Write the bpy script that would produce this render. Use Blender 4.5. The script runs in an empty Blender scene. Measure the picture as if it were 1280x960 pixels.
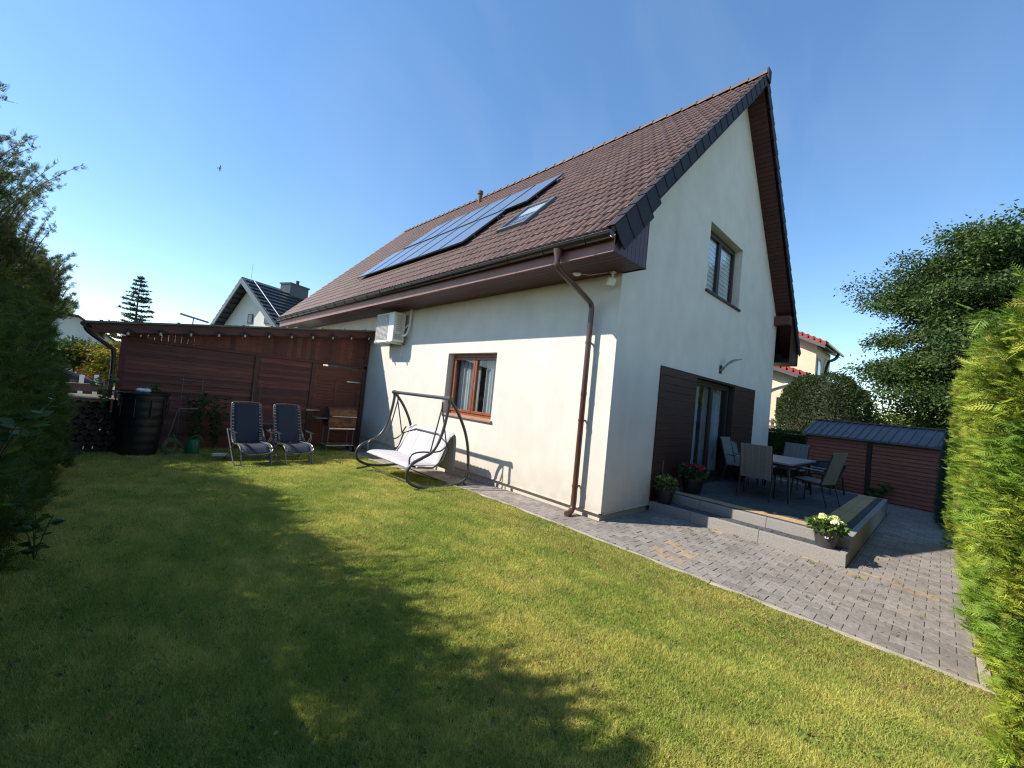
import bpy, math, random
import numpy as np
from mathutils import Vector, Matrix
random.seed(7); rng = np.random.default_rng(11)
scene = bpy.context.scene
PI = math.pi
# ------------------------------------------------------------ camera
CAM = (-5.408, -3.519, 1.75)
cd = bpy.data.cameras.new('camera'); cam = bpy.data.objects.new('camera', cd)
scene.collection.objects.link(cam)
cd.sensor_width = 36.0; cd.lens = 506.561/1280*36; cd.clip_end = 3000; cd.clip_start = 0.05
c0 = np.array([640, 480.]); f_ = 506.561
def _d(x, y):
    r = np.array([x-c0[0], -(y-c0[1]), -f_]); return r/np.linalg.norm(r)
_X = _d(1178, 551); _Y = _d(167, 450); _Y -= _X*(_X@_Y); _Y /= np.linalg.norm(_Y); _Z = np.cross(_X, _Y)
cam.matrix_world = Matrix.Translation(CAM) @ Matrix([list(_X), list(_Y), list(_Z)]).to_4x4()
scene.camera = cam
# ------------------------------------------------------------ sky, sun, exposure
SUN = Vector((-1, .70, 1.09)).normalized()
world = bpy.data.worlds.new('World'); scene.world = world; world.use_nodes = True
wn = world.node_tree.nodes; wl = world.node_tree.links
sky = wn.new('ShaderNodeTexSky'); sky.sky_type = 'NISHITA'; sky.sun_disc = False
sky.sun_elevation = math.asin(SUN.z); sky.sun_rotation = math.atan2(SUN.x, SUN.y)
sky.air_density = 1.0; sky.dust_density = 0.05; sky.ozone_density = 2.5; sky.altitude = 100
hs = wn.new('ShaderNodeHueSaturation'); hs.inputs['Saturation'].default_value = 1.20; hs.inputs['Value'].default_value = 1.27; gm = wn.new('ShaderNodeGamma'); gm.inputs[1].default_value = .88; wl.new(sky.outputs[0], gm.inputs[0])
wl.new(gm.outputs[0], hs.inputs['Color'])
wtc = wn.new('ShaderNodeTexCoord'); wmp = wn.new('ShaderNodeMapping'); wmp.inputs['Scale'].default_value = (1.0, 2.2, 1.0); wmp.inputs['Rotation'].default_value = (.4, .9, .3)
wno = wn.new('ShaderNodeTexNoise'); wno.inputs['Scale'].default_value = 2.3; wno.inputs['Detail'].default_value = 7; wno.inputs['Distortion'].default_value = .6
wmr = wn.new('ShaderNodeMapRange'); wmr.inputs[1].default_value = .5; wmr.inputs[2].default_value = .8; wmr.inputs[3].default_value = 0; wmr.inputs[4].default_value = .09
wmx = wn.new('ShaderNodeMix'); wmx.data_type = 'RGBA'; wmx.inputs[7].default_value = (3.6, 3.9, 4.2, 1)   # faint high cloud wisps
wl.new(wtc.outputs['Generated'], wmp.inputs[0]); wl.new(wmp.outputs[0], wno.inputs['Vector']); wl.new(wno.outputs[0], wmr.inputs[0]); wl.new(wmr.outputs[0], wmx.inputs[0])
wl.new(hs.outputs[0], wmx.inputs[6]); wl.new(wmx.outputs[2], wn['Background'].inputs[0]); wn['Background'].inputs[1].default_value = 0.118
sd = bpy.data.lights.new('sun', 'SUN'); sd.energy = 3.7; sd.angle = math.radians(.53); sd.color = (1, .94, .85)
so = bpy.data.objects.new('sun', sd); scene.collection.objects.link(so)
so.rotation_euler = (-SUN).to_track_quat('-Z', 'Y').to_euler(); so.location = SUN*50
scene.cycles.use_denoising = True; scene.cycles.denoiser = 'OPENIMAGEDENOISE'; scene.cycles.denoising_input_passes = 'RGB_ALBEDO_NORMAL'; scene.cycles.denoising_prefilter = 'NONE'; scene.cycles.filter_width = 1.2; scene.cycles.use_adaptive_sampling = False; scene.cycles.sample_clamp_indirect = 4.0
scene.view_settings.view_transform = 'Standard'; scene.view_settings.look = 'None'
scene.view_settings.exposure = 0.92; scene.view_settings.gamma = 1; scene.view_settings.use_curve_mapping = False

# ------------------------------------------------------------ mesh helpers
def V(*a): return np.array(a, float)
def nrm(v): v = np.asarray(v, float); return v/(np.linalg.norm(v)+1e-12)
class MB:
    def __init__(s): s.v = []; s.f = []; s.c = []
    def add(s, vs, fs, col=None):
        b = len(s.v); s.v.extend([tuple(map(float, p)) for p in vs])
        for q in fs: s.f.append(tuple(b+i for i in q)); s.c.append(col)
        return s
    def obox(s, c, ax, h, col=None):
        c = V(*c); a = [nrm(x) for x in ax]
        vs = [c+a[0]*h[0]*i+a[1]*h[1]*j+a[2]*h[2]*k for k in (-1, 1) for j in (-1, 1) for i in (-1, 1)]
        fl = [(0,2,3,1), (4,5,7,6), (0,1,5,4), (2,6,7,3), (0,4,6,2), (1,3,7,5)]
        if np.dot(np.cross(a[0], a[1]), a[2]) < 0: fl = [q[::-1] for q in fl]
        return s.add(vs, fl, col)
    def box(s, x0, y0, z0, x1, y1, z1, col=None):
        x0, x1 = min(x0, x1), max(x0, x1); y0, y1 = min(y0, y1), max(y0, y1); z0, z1 = min(z0, z1), max(z0, z1)
        return s.obox(((x0+x1)/2, (y0+y1)/2, (z0+z1)/2), ((1,0,0), (0,1,0), (0,0,1)), ((x1-x0)/2, (y1-y0)/2, (z1-z0)/2), col)
    def bar(s, p, q, w, h, up=(0,0,1), col=None):
        p = V(*p); q = V(*q); d = nrm(q-p); u = V(*up)
        if abs(d@nrm(u)) > .98: u = V(1, 0, 0)
        x = nrm(np.cross(d, u)); y = np.cross(x, d)
        return s.obox((p+q)/2, (x, d, y), (w/2, np.linalg.norm(q-p)/2, h/2), col)
    def tube(s, pts, r, n=8, closed=False, cap=True, col=None):
        P = [V(*p) for p in pts]; m = len(P); R = r if hasattr(r, '__len__') else [r]*m
        T = []
        for i in range(m):
            if closed: t = P[(i+1) % m]-P[i-1]
            else: t = P[min(i+1, m-1)]-P[max(i-1, 0)]
            T.append(nrm(t))
        u = V(0, 0, 1) if abs(T[0][2]) < .9 else V(1, 0, 0)
        x = nrm(np.cross(T[0], u)); vs = []
        for i in range(m):
            x = nrm(x-T[i]*(x@T[i])); y = np.cross(T[i], x)
            for k in range(n):
                a = 2*PI*k/n; vs.append(P[i]+R[i]*(math.cos(a)*x+math.sin(a)*y))
        fs = []
        for i in range(m if closed else m-1):
            j = (i+1) % m
            for k in range(n): fs.append((i*n+k, i*n+(k+1) % n, j*n+(k+1) % n, j*n+k))
        if cap and not closed: fs += [tuple(range(n))[::-1], tuple((m-1)*n+k for k in range(n))]
        return s.add(vs, fs, col)
    def lathe(s, prof, c=(0,0,0), n=24, col=None):
        vs = []; fs = []
        for r, z in prof:
            for k in range(n):
                a = 2*PI*k/n; vs.append((c[0]+r*math.cos(a), c[1]+r*math.sin(a), c[2]+z))
        for i in range(len(prof)-1):
            for k in range(n): fs.append((i*n+k, i*n+(k+1) % n, (i+1)*n+(k+1) % n, (i+1)*n+k))
        return s.add(vs, fs, col)
    def quad(s, a, b, c, d, col=None): return s.add([a, b, c, d], [(0,1,2,3)], col)
    def prism(s, pts, d, col=None):
        n = len(pts); P = [V(*p) for p in pts]; D = V(*d)
        N = sum(np.cross(P[i]-P[0], P[i+1]-P[0]) for i in range(1, n-1))
        if N@D > 0: P = P[::-1]
        vs = P+[p+D for p in P]
        return s.add(vs, [tuple(range(n)), tuple(range(2*n-1, n-1, -1))]+[(i, i+n, (i+1) % n+n, (i+1) % n)[::1] for i in range(n)], col)
    def build(s, name, mat, parent=None, smooth=False, bevel=0, rot=None):
        me = bpy.data.meshes.new(name); me.from_pydata(s.v, [], s.f)
        if mat.get('attr') or any(c is not None for c in s.c):
            at = me.color_attributes.new('Col', 'FLOAT_COLOR', 'CORNER')
            arr = []
            for q, c in zip(s.f, s.c):
                c = (1, 1, 1) if c is None else c
                arr.extend(([c[0], c[1], c[2], 1.0])*len(q))
            at.data.foreach_set('color', arr)
        me.materials.append(mat)
        if smooth:
            me.polygons.foreach_set('use_smooth', [True]*len(me.polygons))
            try: me.set_sharp_from_angle(angle=math.radians(40))
            except Exception: pass
        me.update()
        o = bpy.data.objects.new(name, me); scene.collection.objects.link(o)
        if parent is not None: o.parent = parent
        if bevel:
            b = o.modifiers.new('Bevel', 'BEVEL'); b.width = bevel; b.segments = 2; b.limit_method = 'ANGLE'; b.angle_limit = math.radians(40)
            b.harden_normals = False
        return o
def np_mesh(name, verts, k, cols, mat, parent=None):
    """verts (N*k,3): N separate k-gons; cols (N,3) or None"""
    N = len(verts)//k; me = bpy.data.meshes.new(name)
    me.vertices.add(len(verts)); me.vertices.foreach_set('co', np.ascontiguousarray(verts, np.float32).ravel())
    me.loops.add(N*k); me.loops.foreach_set('vertex_index', np.arange(N*k, dtype=np.int32))
    me.polygons.add(N); me.polygons.foreach_set('loop_start', np.arange(0, N*k, k, dtype=np.int32))
    me.polygons.foreach_set('loop_total', np.full(N, k, np.int32))
    me.update(calc_edges=True)
    if cols is not None:
        at = me.color_attributes.new('Col', 'FLOAT_COLOR', 'POINT')
        c4 = np.ones((N*k, 4), np.float32); c4[:, :3] = np.repeat(cols, k, axis=0); at.data.foreach_set('color', c4.ravel())
    me.materials.append(mat); me.validate()
    o = bpy.data.objects.new(name, me); scene.collection.objects.link(o)
    if parent is not None: o.parent = parent
    return o
def tag(o, label, cat, group=None):
    o['label'] = label; o['category'] = cat
    if group: o['group'] = group
    return o
def thing(name, label, cat, loc=(0,0,0), rz=0, group=None):
    o = bpy.data.objects.new(name, None); scene.collection.objects.link(o)
    o.location = loc; o.rotation_euler = (0, 0, rz); o.empty_display_size = .2
    return tag(o, label, cat, group)
def struct(o, kind='structure'): o['kind'] = kind; return o
def dup(root, loc, rz, label):
    r = root.copy(); scene.collection.objects.link(r); r.location = loc; r.rotation_euler = (0, 0, rz); r['label'] = label
    for ch in list(root.children):
        c = ch.copy(); scene.collection.objects.link(c); c.parent = r
        for g in ch.children:
            d = g.copy(); scene.collection.objects.link(d); d.parent = c
    return r
def arc(c, r, a0, a1, n, u, w):
    c = V(*c); u = V(*u); w = V(*w)
    return [c+r*(math.cos(a)*u+math.sin(a)*w) for a in np.linspace(a0, a1, n)]
def smooth_path(pts, it=2, closed=False):
    P = [V(*p) for p in pts]
    for _ in range(it):
        Q = []; m = len(P)
        rngs = range(m) if closed else range(m-1)
        if not closed: Q.append(P[0])
        for i in rngs:
            a, b = P[i], P[(i+1) % m]; Q += [a*.75+b*.25, a*.25+b*.75]
        if not closed: Q.append(P[-1])
        P = Q
    return P

# ------------------------------------------------------------ materials
def mat(name, base, rough=.6, var=.12, scale=6, bump=0, bscale=60, metallic=0, spec=.5, attr=False, stretch=None, coat=0,
        trans=0, dirt=None, detail=4, sheen=0):
    m = bpy.data.materials.new(name); m.use_nodes = True; nt = m.node_tree; N = nt.nodes; L = nt.links
    if attr: m['attr'] = 1
    b = N['Principled BSDF']; b.inputs['Roughness'].default_value = rough; b.inputs['Metallic'].default_value = metallic
    b.inputs['Specular IOR Level'].default_value = spec
    if coat: b.inputs['Coat Weight'].default_value = coat; b.inputs['Coat Roughness'].default_value = .1
    tc = N.new('ShaderNodeTexCoord'); mp = N.new('ShaderNodeMapping'); L.new(tc.outputs['Object'], mp.inputs[0])
    if stretch: mp.inputs['Scale'].default_value = stretch
    no = N.new('ShaderNodeTexNoise'); no.inputs['Scale'].default_value = scale; no.inputs['Detail'].default_value = detail
    L.new(mp.outputs[0], no.inputs['Vector'])
    rp = N.new('ShaderNodeMapRange'); rp.inputs[1].default_value = .3; rp.inputs[2].default_value = .7
    rp.inputs[3].default_value = 1-var; rp.inputs[4].default_value = 1+var; L.new(no.outputs[0], rp.inputs[0])
    mx = N.new('ShaderNodeMix'); mx.data_type = 'RGBA'; mx.blend_type = 'MULTIPLY'; mx.inputs[0].default_value = 1
    if attr:
        at = N.new('ShaderNodeAttribute'); at.attribute_name = 'Col'
        m2 = N.new('ShaderNodeMix'); m2.data_type = 'RGBA'; m2.blend_type = 'MULTIPLY'; m2.inputs[0].default_value = 1
        m2.inputs[6].default_value = (*base, 1); L.new(at.outputs['Color'], m2.inputs[7]); L.new(m2.outputs[2], mx.inputs[6])
    else: mx.inputs[6].default_value = (*base, 1)
    L.new(rp.outputs[0], mx.inputs[7]); out = mx.outputs[2]
    if dirt:
        dcol, dsc, lo, hi = dirt
        n2 = N.new('ShaderNodeTexNoise'); n2.inputs['Scale'].default_value = dsc; n2.inputs['Detail'].default_value = 6; L.new(mp.outputs[0], n2.inputs['Vector'])
        r2 = N.new('ShaderNodeMapRange'); r2.inputs[1].default_value = lo; r2.inputs[2].default_value = hi; L.new(n2.outputs[0], r2.inputs[0])
        m3 = N.new('ShaderNodeMix'); m3.data_type = 'RGBA'; L.new(r2.outputs[0], m3.inputs[0]); L.new(out, m3.inputs[6]); m3.inputs[7].default_value = (*dcol, 1)
        out = m3.outputs[2]
    L.new(out, b.inputs['Base Color'])
    if bump:
        nb = N.new('ShaderNodeTexNoise'); nb.inputs['Scale'].default_value = bscale; nb.inputs['Detail'].default_value = 5; L.new(mp.outputs[0], nb.inputs['Vector'])
        bp = N.new('ShaderNodeBump'); bp.inputs['Strength'].default_value = bump; bp.inputs['Distance'].default_value = .01
        L.new(nb.outputs[0], bp.inputs['Height']); L.new(bp.outputs[0], b.inputs['Normal'])
    if trans:
        tr = N.new('ShaderNodeBsdfTranslucent'); L.new(out, tr.inputs[0]); ms = N.new('ShaderNodeMixShader'); ms.inputs[0].default_value = trans
        L.new(b.outputs[0], ms.inputs[1]); L.new(tr.outputs[0], ms.inputs[2]); L.new(ms.outputs[0], N['Material Output'].inputs[0])
    return m
def glass_mat(name, tint=(.85,.9,.9), refl=1.0):
    m = bpy.data.materials.new(name); m.use_nodes = True; nt = m.node_tree; N = nt.nodes; L = nt.links
    N.remove(N['Principled BSDF'])
    t = N.new('ShaderNodeBsdfTransparent'); t.inputs[0].default_value = (*tint, 1)
    g = N.new('ShaderNodeBsdfGlossy'); g.inputs['Roughness'].default_value = .015
    lw = N.new('ShaderNodeLayerWeight'); lw.inputs[0].default_value = .5; fr = N.new('ShaderNodeMath'); fr.operation = 'POWER'; fr.inputs[1].default_value = 3.6; L.new(lw.outputs['Facing'], fr.inputs[0])
    ml = N.new('ShaderNodeMath'); ml.operation = 'MULTIPLY_ADD'; ml.inputs[1].default_value = .9*refl; ml.inputs[2].default_value = .07; ml.use_clamp = True; L.new(fr.outputs[0], ml.inputs[0])
    nz = N.new('ShaderNodeTexNoise'); nz.inputs['Scale'].default_value = 1.3; tc = N.new('ShaderNodeTexCoord'); L.new(tc.outputs['Object'], nz.inputs['Vector'])
    bp = N.new('ShaderNodeBump'); bp.inputs['Strength'].default_value = .05; L.new(nz.outputs[0], bp.inputs['Height']); L.new(bp.outputs[0], g.inputs['Normal'])
    ms = N.new('ShaderNodeMixShader'); L.new(ml.outputs[0], ms.inputs[0]); L.new(t.outputs[0], ms.inputs[1]); L.new(g.outputs[0], ms.inputs[2])
    L.new(ms.outputs[0], N['Material Output'].inputs[0]); return m

M = {}
M['stucco'] = mat('stucco', (.69,.64,.56), .9, .05, 2.2, .28, 110, spec=.2, dirt=((.58,.53,.45), .8, .5, .95))
def splash(m):   # rain splash dirt along the foot of the walls
    nt = m.node_tree; N = nt.nodes; L = nt.links; b = N['Principled BSDF']; src = b.inputs['Base Color'].links[0].from_socket
    g_ = N.new('ShaderNodeNewGeometry'); sp = N.new('ShaderNodeSeparateXYZ'); L.new(g_.outputs['Position'], sp.inputs[0])
    mr = N.new('ShaderNodeMapRange'); mr.inputs[1].default_value = .75; mr.inputs[2].default_value = .08; L.new(sp.outputs[2], mr.inputs[0])
    nz = N.new('ShaderNodeTexNoise'); nz.inputs['Scale'].default_value = 5; nz.inputs['Detail'].default_value = 8; L.new(g_.outputs['Position'], nz.inputs['Vector'])
    ml = N.new('ShaderNodeMath'); ml.operation = 'MULTIPLY'; L.new(mr.outputs[0], ml.inputs[0]); L.new(nz.outputs[0], ml.inputs[1])
    mx = N.new('ShaderNodeMix'); mx.data_type = 'RGBA'; L.new(ml.outputs[0], mx.inputs[0]); L.new(src, mx.inputs[6]); mx.inputs[7].default_value = (.44,.38,.30,1); L.new(mx.outputs[2], b.inputs['Base Color'])
    mp = N.new('ShaderNodeMapping'); mp.inputs['Scale'].default_value = (5, 5, .35); L.new(g_.outputs['Position'], mp.inputs[0]); n2 = N.new('ShaderNodeTexNoise'); n2.inputs['Scale'].default_value = 1.0; n2.inputs['Detail'].default_value = 7; L.new(mp.outputs[0], n2.inputs['Vector'])
    r2 = N.new('ShaderNodeMapRange'); r2.inputs[1].default_value = .52; r2.inputs[2].default_value = .75; r2.inputs[3].default_value = 0; r2.inputs[4].default_value = .22; L.new(n2.outputs[0], r2.inputs[0])
    m2 = N.new('ShaderNodeMix'); m2.data_type = 'RGBA'; L.new(r2.outputs[0], m2.inputs[0]); L.new(mx.outputs[2], m2.inputs[6]); m2.inputs[7].default_value = (.57,.52,.45,1); L.new(m2.outputs[2], b.inputs['Base Color'])   # rain streaks
splash(M['stucco'])
M['plinth'] = mat('plinth', (.62,.56,.45), .85, .08, 8, .25, 220, spec=.2)
M['tile'] = mat('roof_tile', (.148,.090,.070), .6, .10, 14, .25, 90, attr=True, spec=.3, dirt=((.07,.045,.035), 2.0, .5, .9))
M['verge'] = mat('verge_tile', (.015,.011,.014), .75, .15, 10, .15, 60, attr=True)
M['soffit'] = mat('soffit_board', (.062,.013,.010), .45, .18, 5, .1, 30, stretch=(8,1,8), attr=True)
M['fascia'] = mat('fascia', (.24,.11,.085), .5, .12, 4)
M['gutter'] = mat('gutter', (.018,.010,.009), .28, .12, 5, spec=.6)
M['pipe'] = mat('downpipe', (.085,.035,.024), .3, .12, 5, spec=.6)
M['frame'] = mat('window_frame', (.25,.075,.03), .4, .15, 6, .05, 40, stretch=(1,1,.2))
M['darkframe'] = mat('dark_frame', (.030,.014,.011), .45, .1, 6)
M['glass'] = glass_mat('window_glass')
M['curtain'] = mat('curtain', (.62,.64,.64), .9, .08, 3, trans=.3)
M['blind'] = mat('blind', (.72,.72,.73), .6, .05, 3)
M['interior'] = mat('interior', (.12,.11,.10), .9, .1, 2)
M['sillmat'] = mat('clinker_sill', (.34,.19,.13), .6, .15, 12, .1, 60)
M['woodpanel'] = mat('cladding_wood', (.045,.013,.007), .55, .35, 3, .15, 30, stretch=(1.2,3,14))
M['shedwood'] = mat('shed_wood', (.155,.042,.021), .6, .35, 4, .25, 26, stretch=(.7,3,9), attr=True)
M['beamwood'] = mat('beam_wood', (.10,.032,.018), .6, .3, 4, .2, 26, stretch=(.7,3,9))
M['darkmetal'] = mat('dark_metal', (.02,.02,.022), .4, .1, 5)
M['roofsheet'] = mat('roof_sheet', (.13,.12,.105), .7, .2, 3, .2, 20)
M['greymetal'] = mat('grey_metal', (.15,.155,.16), .35, .12, 20, metallic=.4)
M['swingmetal'] = mat('swing_metal', (.075,.078,.08), .38, .12, 20, metallic=.3)
M['steel'] = mat('steel', (.5,.5,.48), .35, .15, 20, metallic=.8)
M['cushion'] = mat('cushion', (.54,.50,.50), .9, .05, 6, .2, 90)
M['navy'] = mat('navy_mesh', (.020,.028,.048), .75, .12, 30, .2, 300)
M['white'] = mat('white_plastic', (.72,.70,.65), .45, .05, 5)
M['grille'] = mat('fan_grille', (.42,.40,.36), .5, .05, 40)
M['rust'] = mat('rusty_metal', (.20,.085,.035), .6, .5, 9, .2, 50, metallic=.3, dirt=((.05,.045,.045), 4, .5, .7))
M['black'] = mat('black_plastic', (.014,.014,.015), .45, .2, 6)
M['kerb'] = mat('kerb_concrete', (.42,.36,.27), .9, .12, 9, .3, 120, dirt=((.25,.22,.16), 4, .5, .8))
M['concrete'] = mat('granite_riser', (.30,.275,.25), .85, .22, 90, .5, 130, spec=.25)
M['paver'] = mat('paver', (.265,.232,.205), .85, .18, 22, .5, 170, attr=True, spec=.3, dirt=((.15,.13,.11), 1.6, .5, .9))
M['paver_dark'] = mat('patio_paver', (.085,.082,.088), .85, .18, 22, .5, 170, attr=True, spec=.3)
M['joint'] = mat('joint_sand', (.11,.09,.065), .95, .3, 25, .4, 200, dirt=((.36,.27,.15), 1.3, .55, .75))
M['soil'] = mat('lawn_soil', (.10,.10,.03), .95, .4, 10, .5, 60)
M['ground'] = mat('far_ground', (.13,.15,.06), .95, .4, .5, .3, 4)
M['grass'] = mat('grass', (1,1,1), .6, .1, 5, attr=True, trans=.4, spec=.25)
M['leaf'] = mat('leaf', (1,1,1), .55, .1, 5, attr=True, trans=.3, spec=.3)
M['bark'] = mat('bark', (.075,.055,.04), .9, .4, 8, .6, 30)
M['metalroof'] = mat('metal_roof', (.12,.11,.115), .45, .15, 6, metallic=.1, spec=.5)
M['siding'] = mat('brown_siding', (.26,.075,.04), .5, .2, 5, .1, 30, stretch=(1,.6,12), attr=True)
M['rattan'] = mat('beige_rattan', (.19,.18,.165), .7, .12, 40, .3, 160, attr=True)
M['rattan_dark'] = mat('dark_rattan', (.02,.02,.028), .6, .2, 40, .4, 160)
M['tabletop'] = mat('tabletop', (.22,.22,.22), .4, .1, 12)
M['green'] = mat('green_plastic', (.012,.13,.04), .4, .1, 8)
M['house_cream'] = mat('house_cream', (.66,.58,.40), .9, .05, 2, .3, 60)
M['house_grey'] = mat('house_white', (.62,.60,.56), .9, .05, 2, .3, 60)
M['redroof'] = mat('red_roof', (.33,.04,.03), .5, .15, 4)
M['greyroof'] = mat('grey_roof_tile', (.035,.040,.048), .38, .15, 6, attr=True)
M['greywood'] = mat('weathered_wood', (.16,.12,.09), .85, .35, 6, .3, 30, stretch=(3,3,.6))
M['log'] = mat('split_log', (.05,.038,.028), .9, .4, 12, .5, 40, attr=True)
M['flower'] = mat('flower', (1,1,1), .6, .08, 10, attr=True, trans=.25)
M['carpaint'] = mat('car_paint_blue', (.02,.03,.06), .25, .05, 3, coat=.6)
M['carred'] = mat('car_paint_red', (.35,.02,.02), .25, .05, 3, coat=.6)
M['cellglass'] = mat('solar_cells', (.02,.028,.06), .32, .1, 2, spec=.9, coat=.7)
M['alu'] = mat('alu_frame', (.10,.11,.13), .4, .05, 5, metallic=.8)
M['bulb'] = mat('bulb_glass', (.42,.42,.38), .15, .02, 3, coat=.5)
M['trunkfeather'] = mat('feather', (.05,.045,.04), .8, .2, 10)
M['road'] = mat('asphalt', (.09,.085,.08), .9, .15, 3, .3, 60)

# solar cell grid
def solar_grid():
    m = M['cellglass']; nt = m.node_tree; N = nt.nodes; L = nt.links; b = N['Principled BSDF']
    tc = N.new('ShaderNodeTexCoord'); br = N.new('ShaderNodeTexBrick'); br.offset = 0
    br.inputs['Color1'].default_value = (.12,.145,.20,1); br.inputs['Color2'].default_value = (.11,.135,.19,1); br.inputs['Mortar'].default_value = (.12,.13,.15,1)
    br.inputs['Scale'].default_value = 1; br.inputs['Mortar Size'].default_value = .004; br.inputs['Brick Width'].default_value = .17; br.inputs['Row Height'].default_value = .17
    L.new(tc.outputs['Object'], br.inputs['Vector']); L.new(br.outputs[0], b.inputs['Base Color'])
solar_grid()

# ------------------------------------------------------------ setting: ground
def GZ(y):
    t = np.clip((np.asarray(y, float)-1.0)/7.5, 0, 1); return -.24*t*t*(3-2*t)
def sheet(mb, x0, x1, ys, dz):
    for a, b in zip(ys[:-1], ys[1:]): mb.quad((x0,a,GZ(a)+dz), (x1,a,GZ(a)+dz), (x1,b,GZ(b)+dz), (x0,b,GZ(b)+dz))
YS = list(np.linspace(1, 8.5, 16))
g = MB(); sheet(g, -400, 400, [-400]+YS+[500], -.045); struct(g.build('ground', M['ground']))
g = MB(); sheet(g, -9, -.78, [-8]+YS+[9.2], -.012); g.box(-.78,-8,-.012,8,-3.86,-.011)
struct(g.build('lawn_soil', M['soil']))
g = MB(); g.quad((-.71,-3.80,-.008), (15,-3.80,-.008), (15,0,-.008), (-.71,0,-.008)); sheet(g, -.71, 0, [0]+YS+[9.2], -.008)
struct(g.build('paving_bed', M['joint']))
# interlocking double-T pavers
def paver_col(cx, cy):
    r = rng.random(); k = .82+.32*rng.random(); c = [k, k, k]
    if abs(cx+.15) < .35 and abs(cy+1.35) < .42 and r < .25: c = [1.35*k, 1.15*k, .85*k]
    if cx > 1.2 and cx < 1.47 and cy < -1 and r < .2 and cx > 1.15: c = [1.5*k, 1.25*k, .85*k]
    if r > .95: c = [1.12*k, 1.08*k, 1.0*k]
    return c
def pavers(mb, x0, x1, y0, y1, ztop, th=.05, lx=.145, ly=.20, colf=paver_col, jit=.0016, slope_g=False):
    gp = .0045; W = .0825; w = lx-W; b = .004
    nx = int(math.ceil((x1-x0)/lx))+1; ny = int(math.ceil((y1-y0)/ly))+2
    for i in range(nx):
        for j in range(ny):
            cx = x0+lx*(i+.0); cy = y0+ly*(j-.5)+(ly/2 if i % 2 else 0)
            out = [(-W,0),(W,0),(W,.035),(w,.06),(w,.14),(W,.165),(W,.20),(-W,.20),(-W,.165),(-w,.14),(-w,.06),(-W,.035)]
            def cl(p):
                return (min(max(p[0], x0), x1), min(max(p[1], y0), y1))
            o0 = []; o1 = []
            for (px, py) in out:
                sx = (abs(px)-gp/2)*(1 if px > 0 else -1); sy = min(max(py, gp/2), ly-gp/2)
                o0.append(cl((cx+sx, cy+sy)))
                sx2 = (abs(px)-gp/2-b)*(1 if px > 0 else -1); sy2 = min(max(py, gp/2+b), ly-gp/2-b)
                o1.append(cl((cx+sx2, cy+sy2)))
            ar = 0
            for k in range(12):
                a, c_ = o0[k], o0[(k+1) % 12]; ar += a[0]*c_[1]-a[1]*c_[0]
            if ar/2 < .002: continue
            tx, ty = rng.normal(0, .006), rng.normal(0, .006); dz = rng.normal(0, jit)
            gs = (GZ if slope_g else (lambda y: 0.0))
            zz = lambda p: ztop+dz+(p[0]-cx)*tx+(p[1]-cy-.1)*ty+float(gs(p[1]))
            vs = [(p[0], p[1], ztop-th+float(gs(p[1]))) for p in o0]+[(p[0], p[1], zz(p)-.003) for p in o0]+[(p[0], p[1], zz(p)) for p in o1]
            fs = [tuple(range(24, 36))]
            for k in range(12):
                n = (k+1) % 12; fs += [(k, n, n+12, k+12), (k+12, n+12, n+24, k+24)]
            mb.add(vs, fs, colf(cx, cy))
p = MB(); pavers(p, -.70, 0, -3.78, 9.0, 0, slope_g=True); pavers(p, 0, 1.465, -3.78, -.0, 0); pavers(p, 1.465, 10.2, -3.78, -2.755, 0); pavers(p, 7.19, 10.2, -2.75, 1.5, 0)
struct(p.build('paving', M['paver']))
k = MB()
y = -3.9
while y < 9.0:
    za, zb = float(GZ(y)), float(GZ(y+1)); k.prism([(-.775, y+.004, -.35), (-.775, y+.996, -.35), (-.775, y+.996, zb+.012), (-.775, y+.004, za+.012)], (.07, 0, 0)); y += 1.0
struct(k.build('lawn_kerb', M['kerb'], bevel=.006))
k = MB(); x = -.70
while x < 9: k.box(x+.003, -3.85, -.1, x+.997, -3.785, .018+rng.normal(0, .003)); x += 1
struct(k.build('path_kerb', M['kerb'], bevel=.006))
# patio platform
TZ = .315; SX = 1.47; TX = 1.81; TE = 7.1; TY = -2.74
s = MB(); s.box(TX+.085, TY+.085, -.05, TE, -.03, TZ-.052); s.box(SX+.085, TY+.085, -.05, TX+.08, -.03, .17-.052)
struct(s.build('patio_core', M['joint']))
s = MB(); x = TX
yy = TY
while yy < -.02:
    y2 = min(yy+1.0, -.01)
    s.box(TX, yy+.002, .168-.2, TX+.08, y2-.002, TZ); s.box(SX, yy+.002, -.04, SX+.08, y2-.002, .17); yy += 1.0
x = SX+.083
while x < TE:
    x2 = min(x+1.0, TE); 
    if x < TX: s.box(x+.002, TY, -.04, TX-.002, TY+.08, .17); x = TX+.083; continue
    s.box(x+.002, TY, -.04, x2-.002, TY+.08, TZ); x += 1.0
s.box(TE, TY, -.04, TE+.08, -.01, TZ)
struct(s.build('patio_risers', M['concrete'], bevel=.005))
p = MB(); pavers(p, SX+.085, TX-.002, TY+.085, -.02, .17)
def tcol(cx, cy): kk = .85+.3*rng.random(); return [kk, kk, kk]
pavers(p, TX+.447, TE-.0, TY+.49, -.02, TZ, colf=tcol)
def bricks(mb, x0, x1, y0, y1, lx, ly, z, cf):
    nx = round((x1-x0)/lx); ny = round((y1-y0)/ly)
    for i in range(nx):
        for j in range(ny):
            a = x0+(x1-x0)*i/nx; b = x0+(x1-x0)*(i+1)/nx; c = y0+(y1-y0)*j/ny; d = y0+(y1-y0)*(j+1)/ny
            mb.box(a+.002, c+.002, z-.05, b-.002, d-.002, z+rng.normal(0, .0012), cf())
yel = lambda: [5.6*(.85+.3*rng.random()), 3.9*(.9+.2*rng.random()), 1.7]
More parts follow.
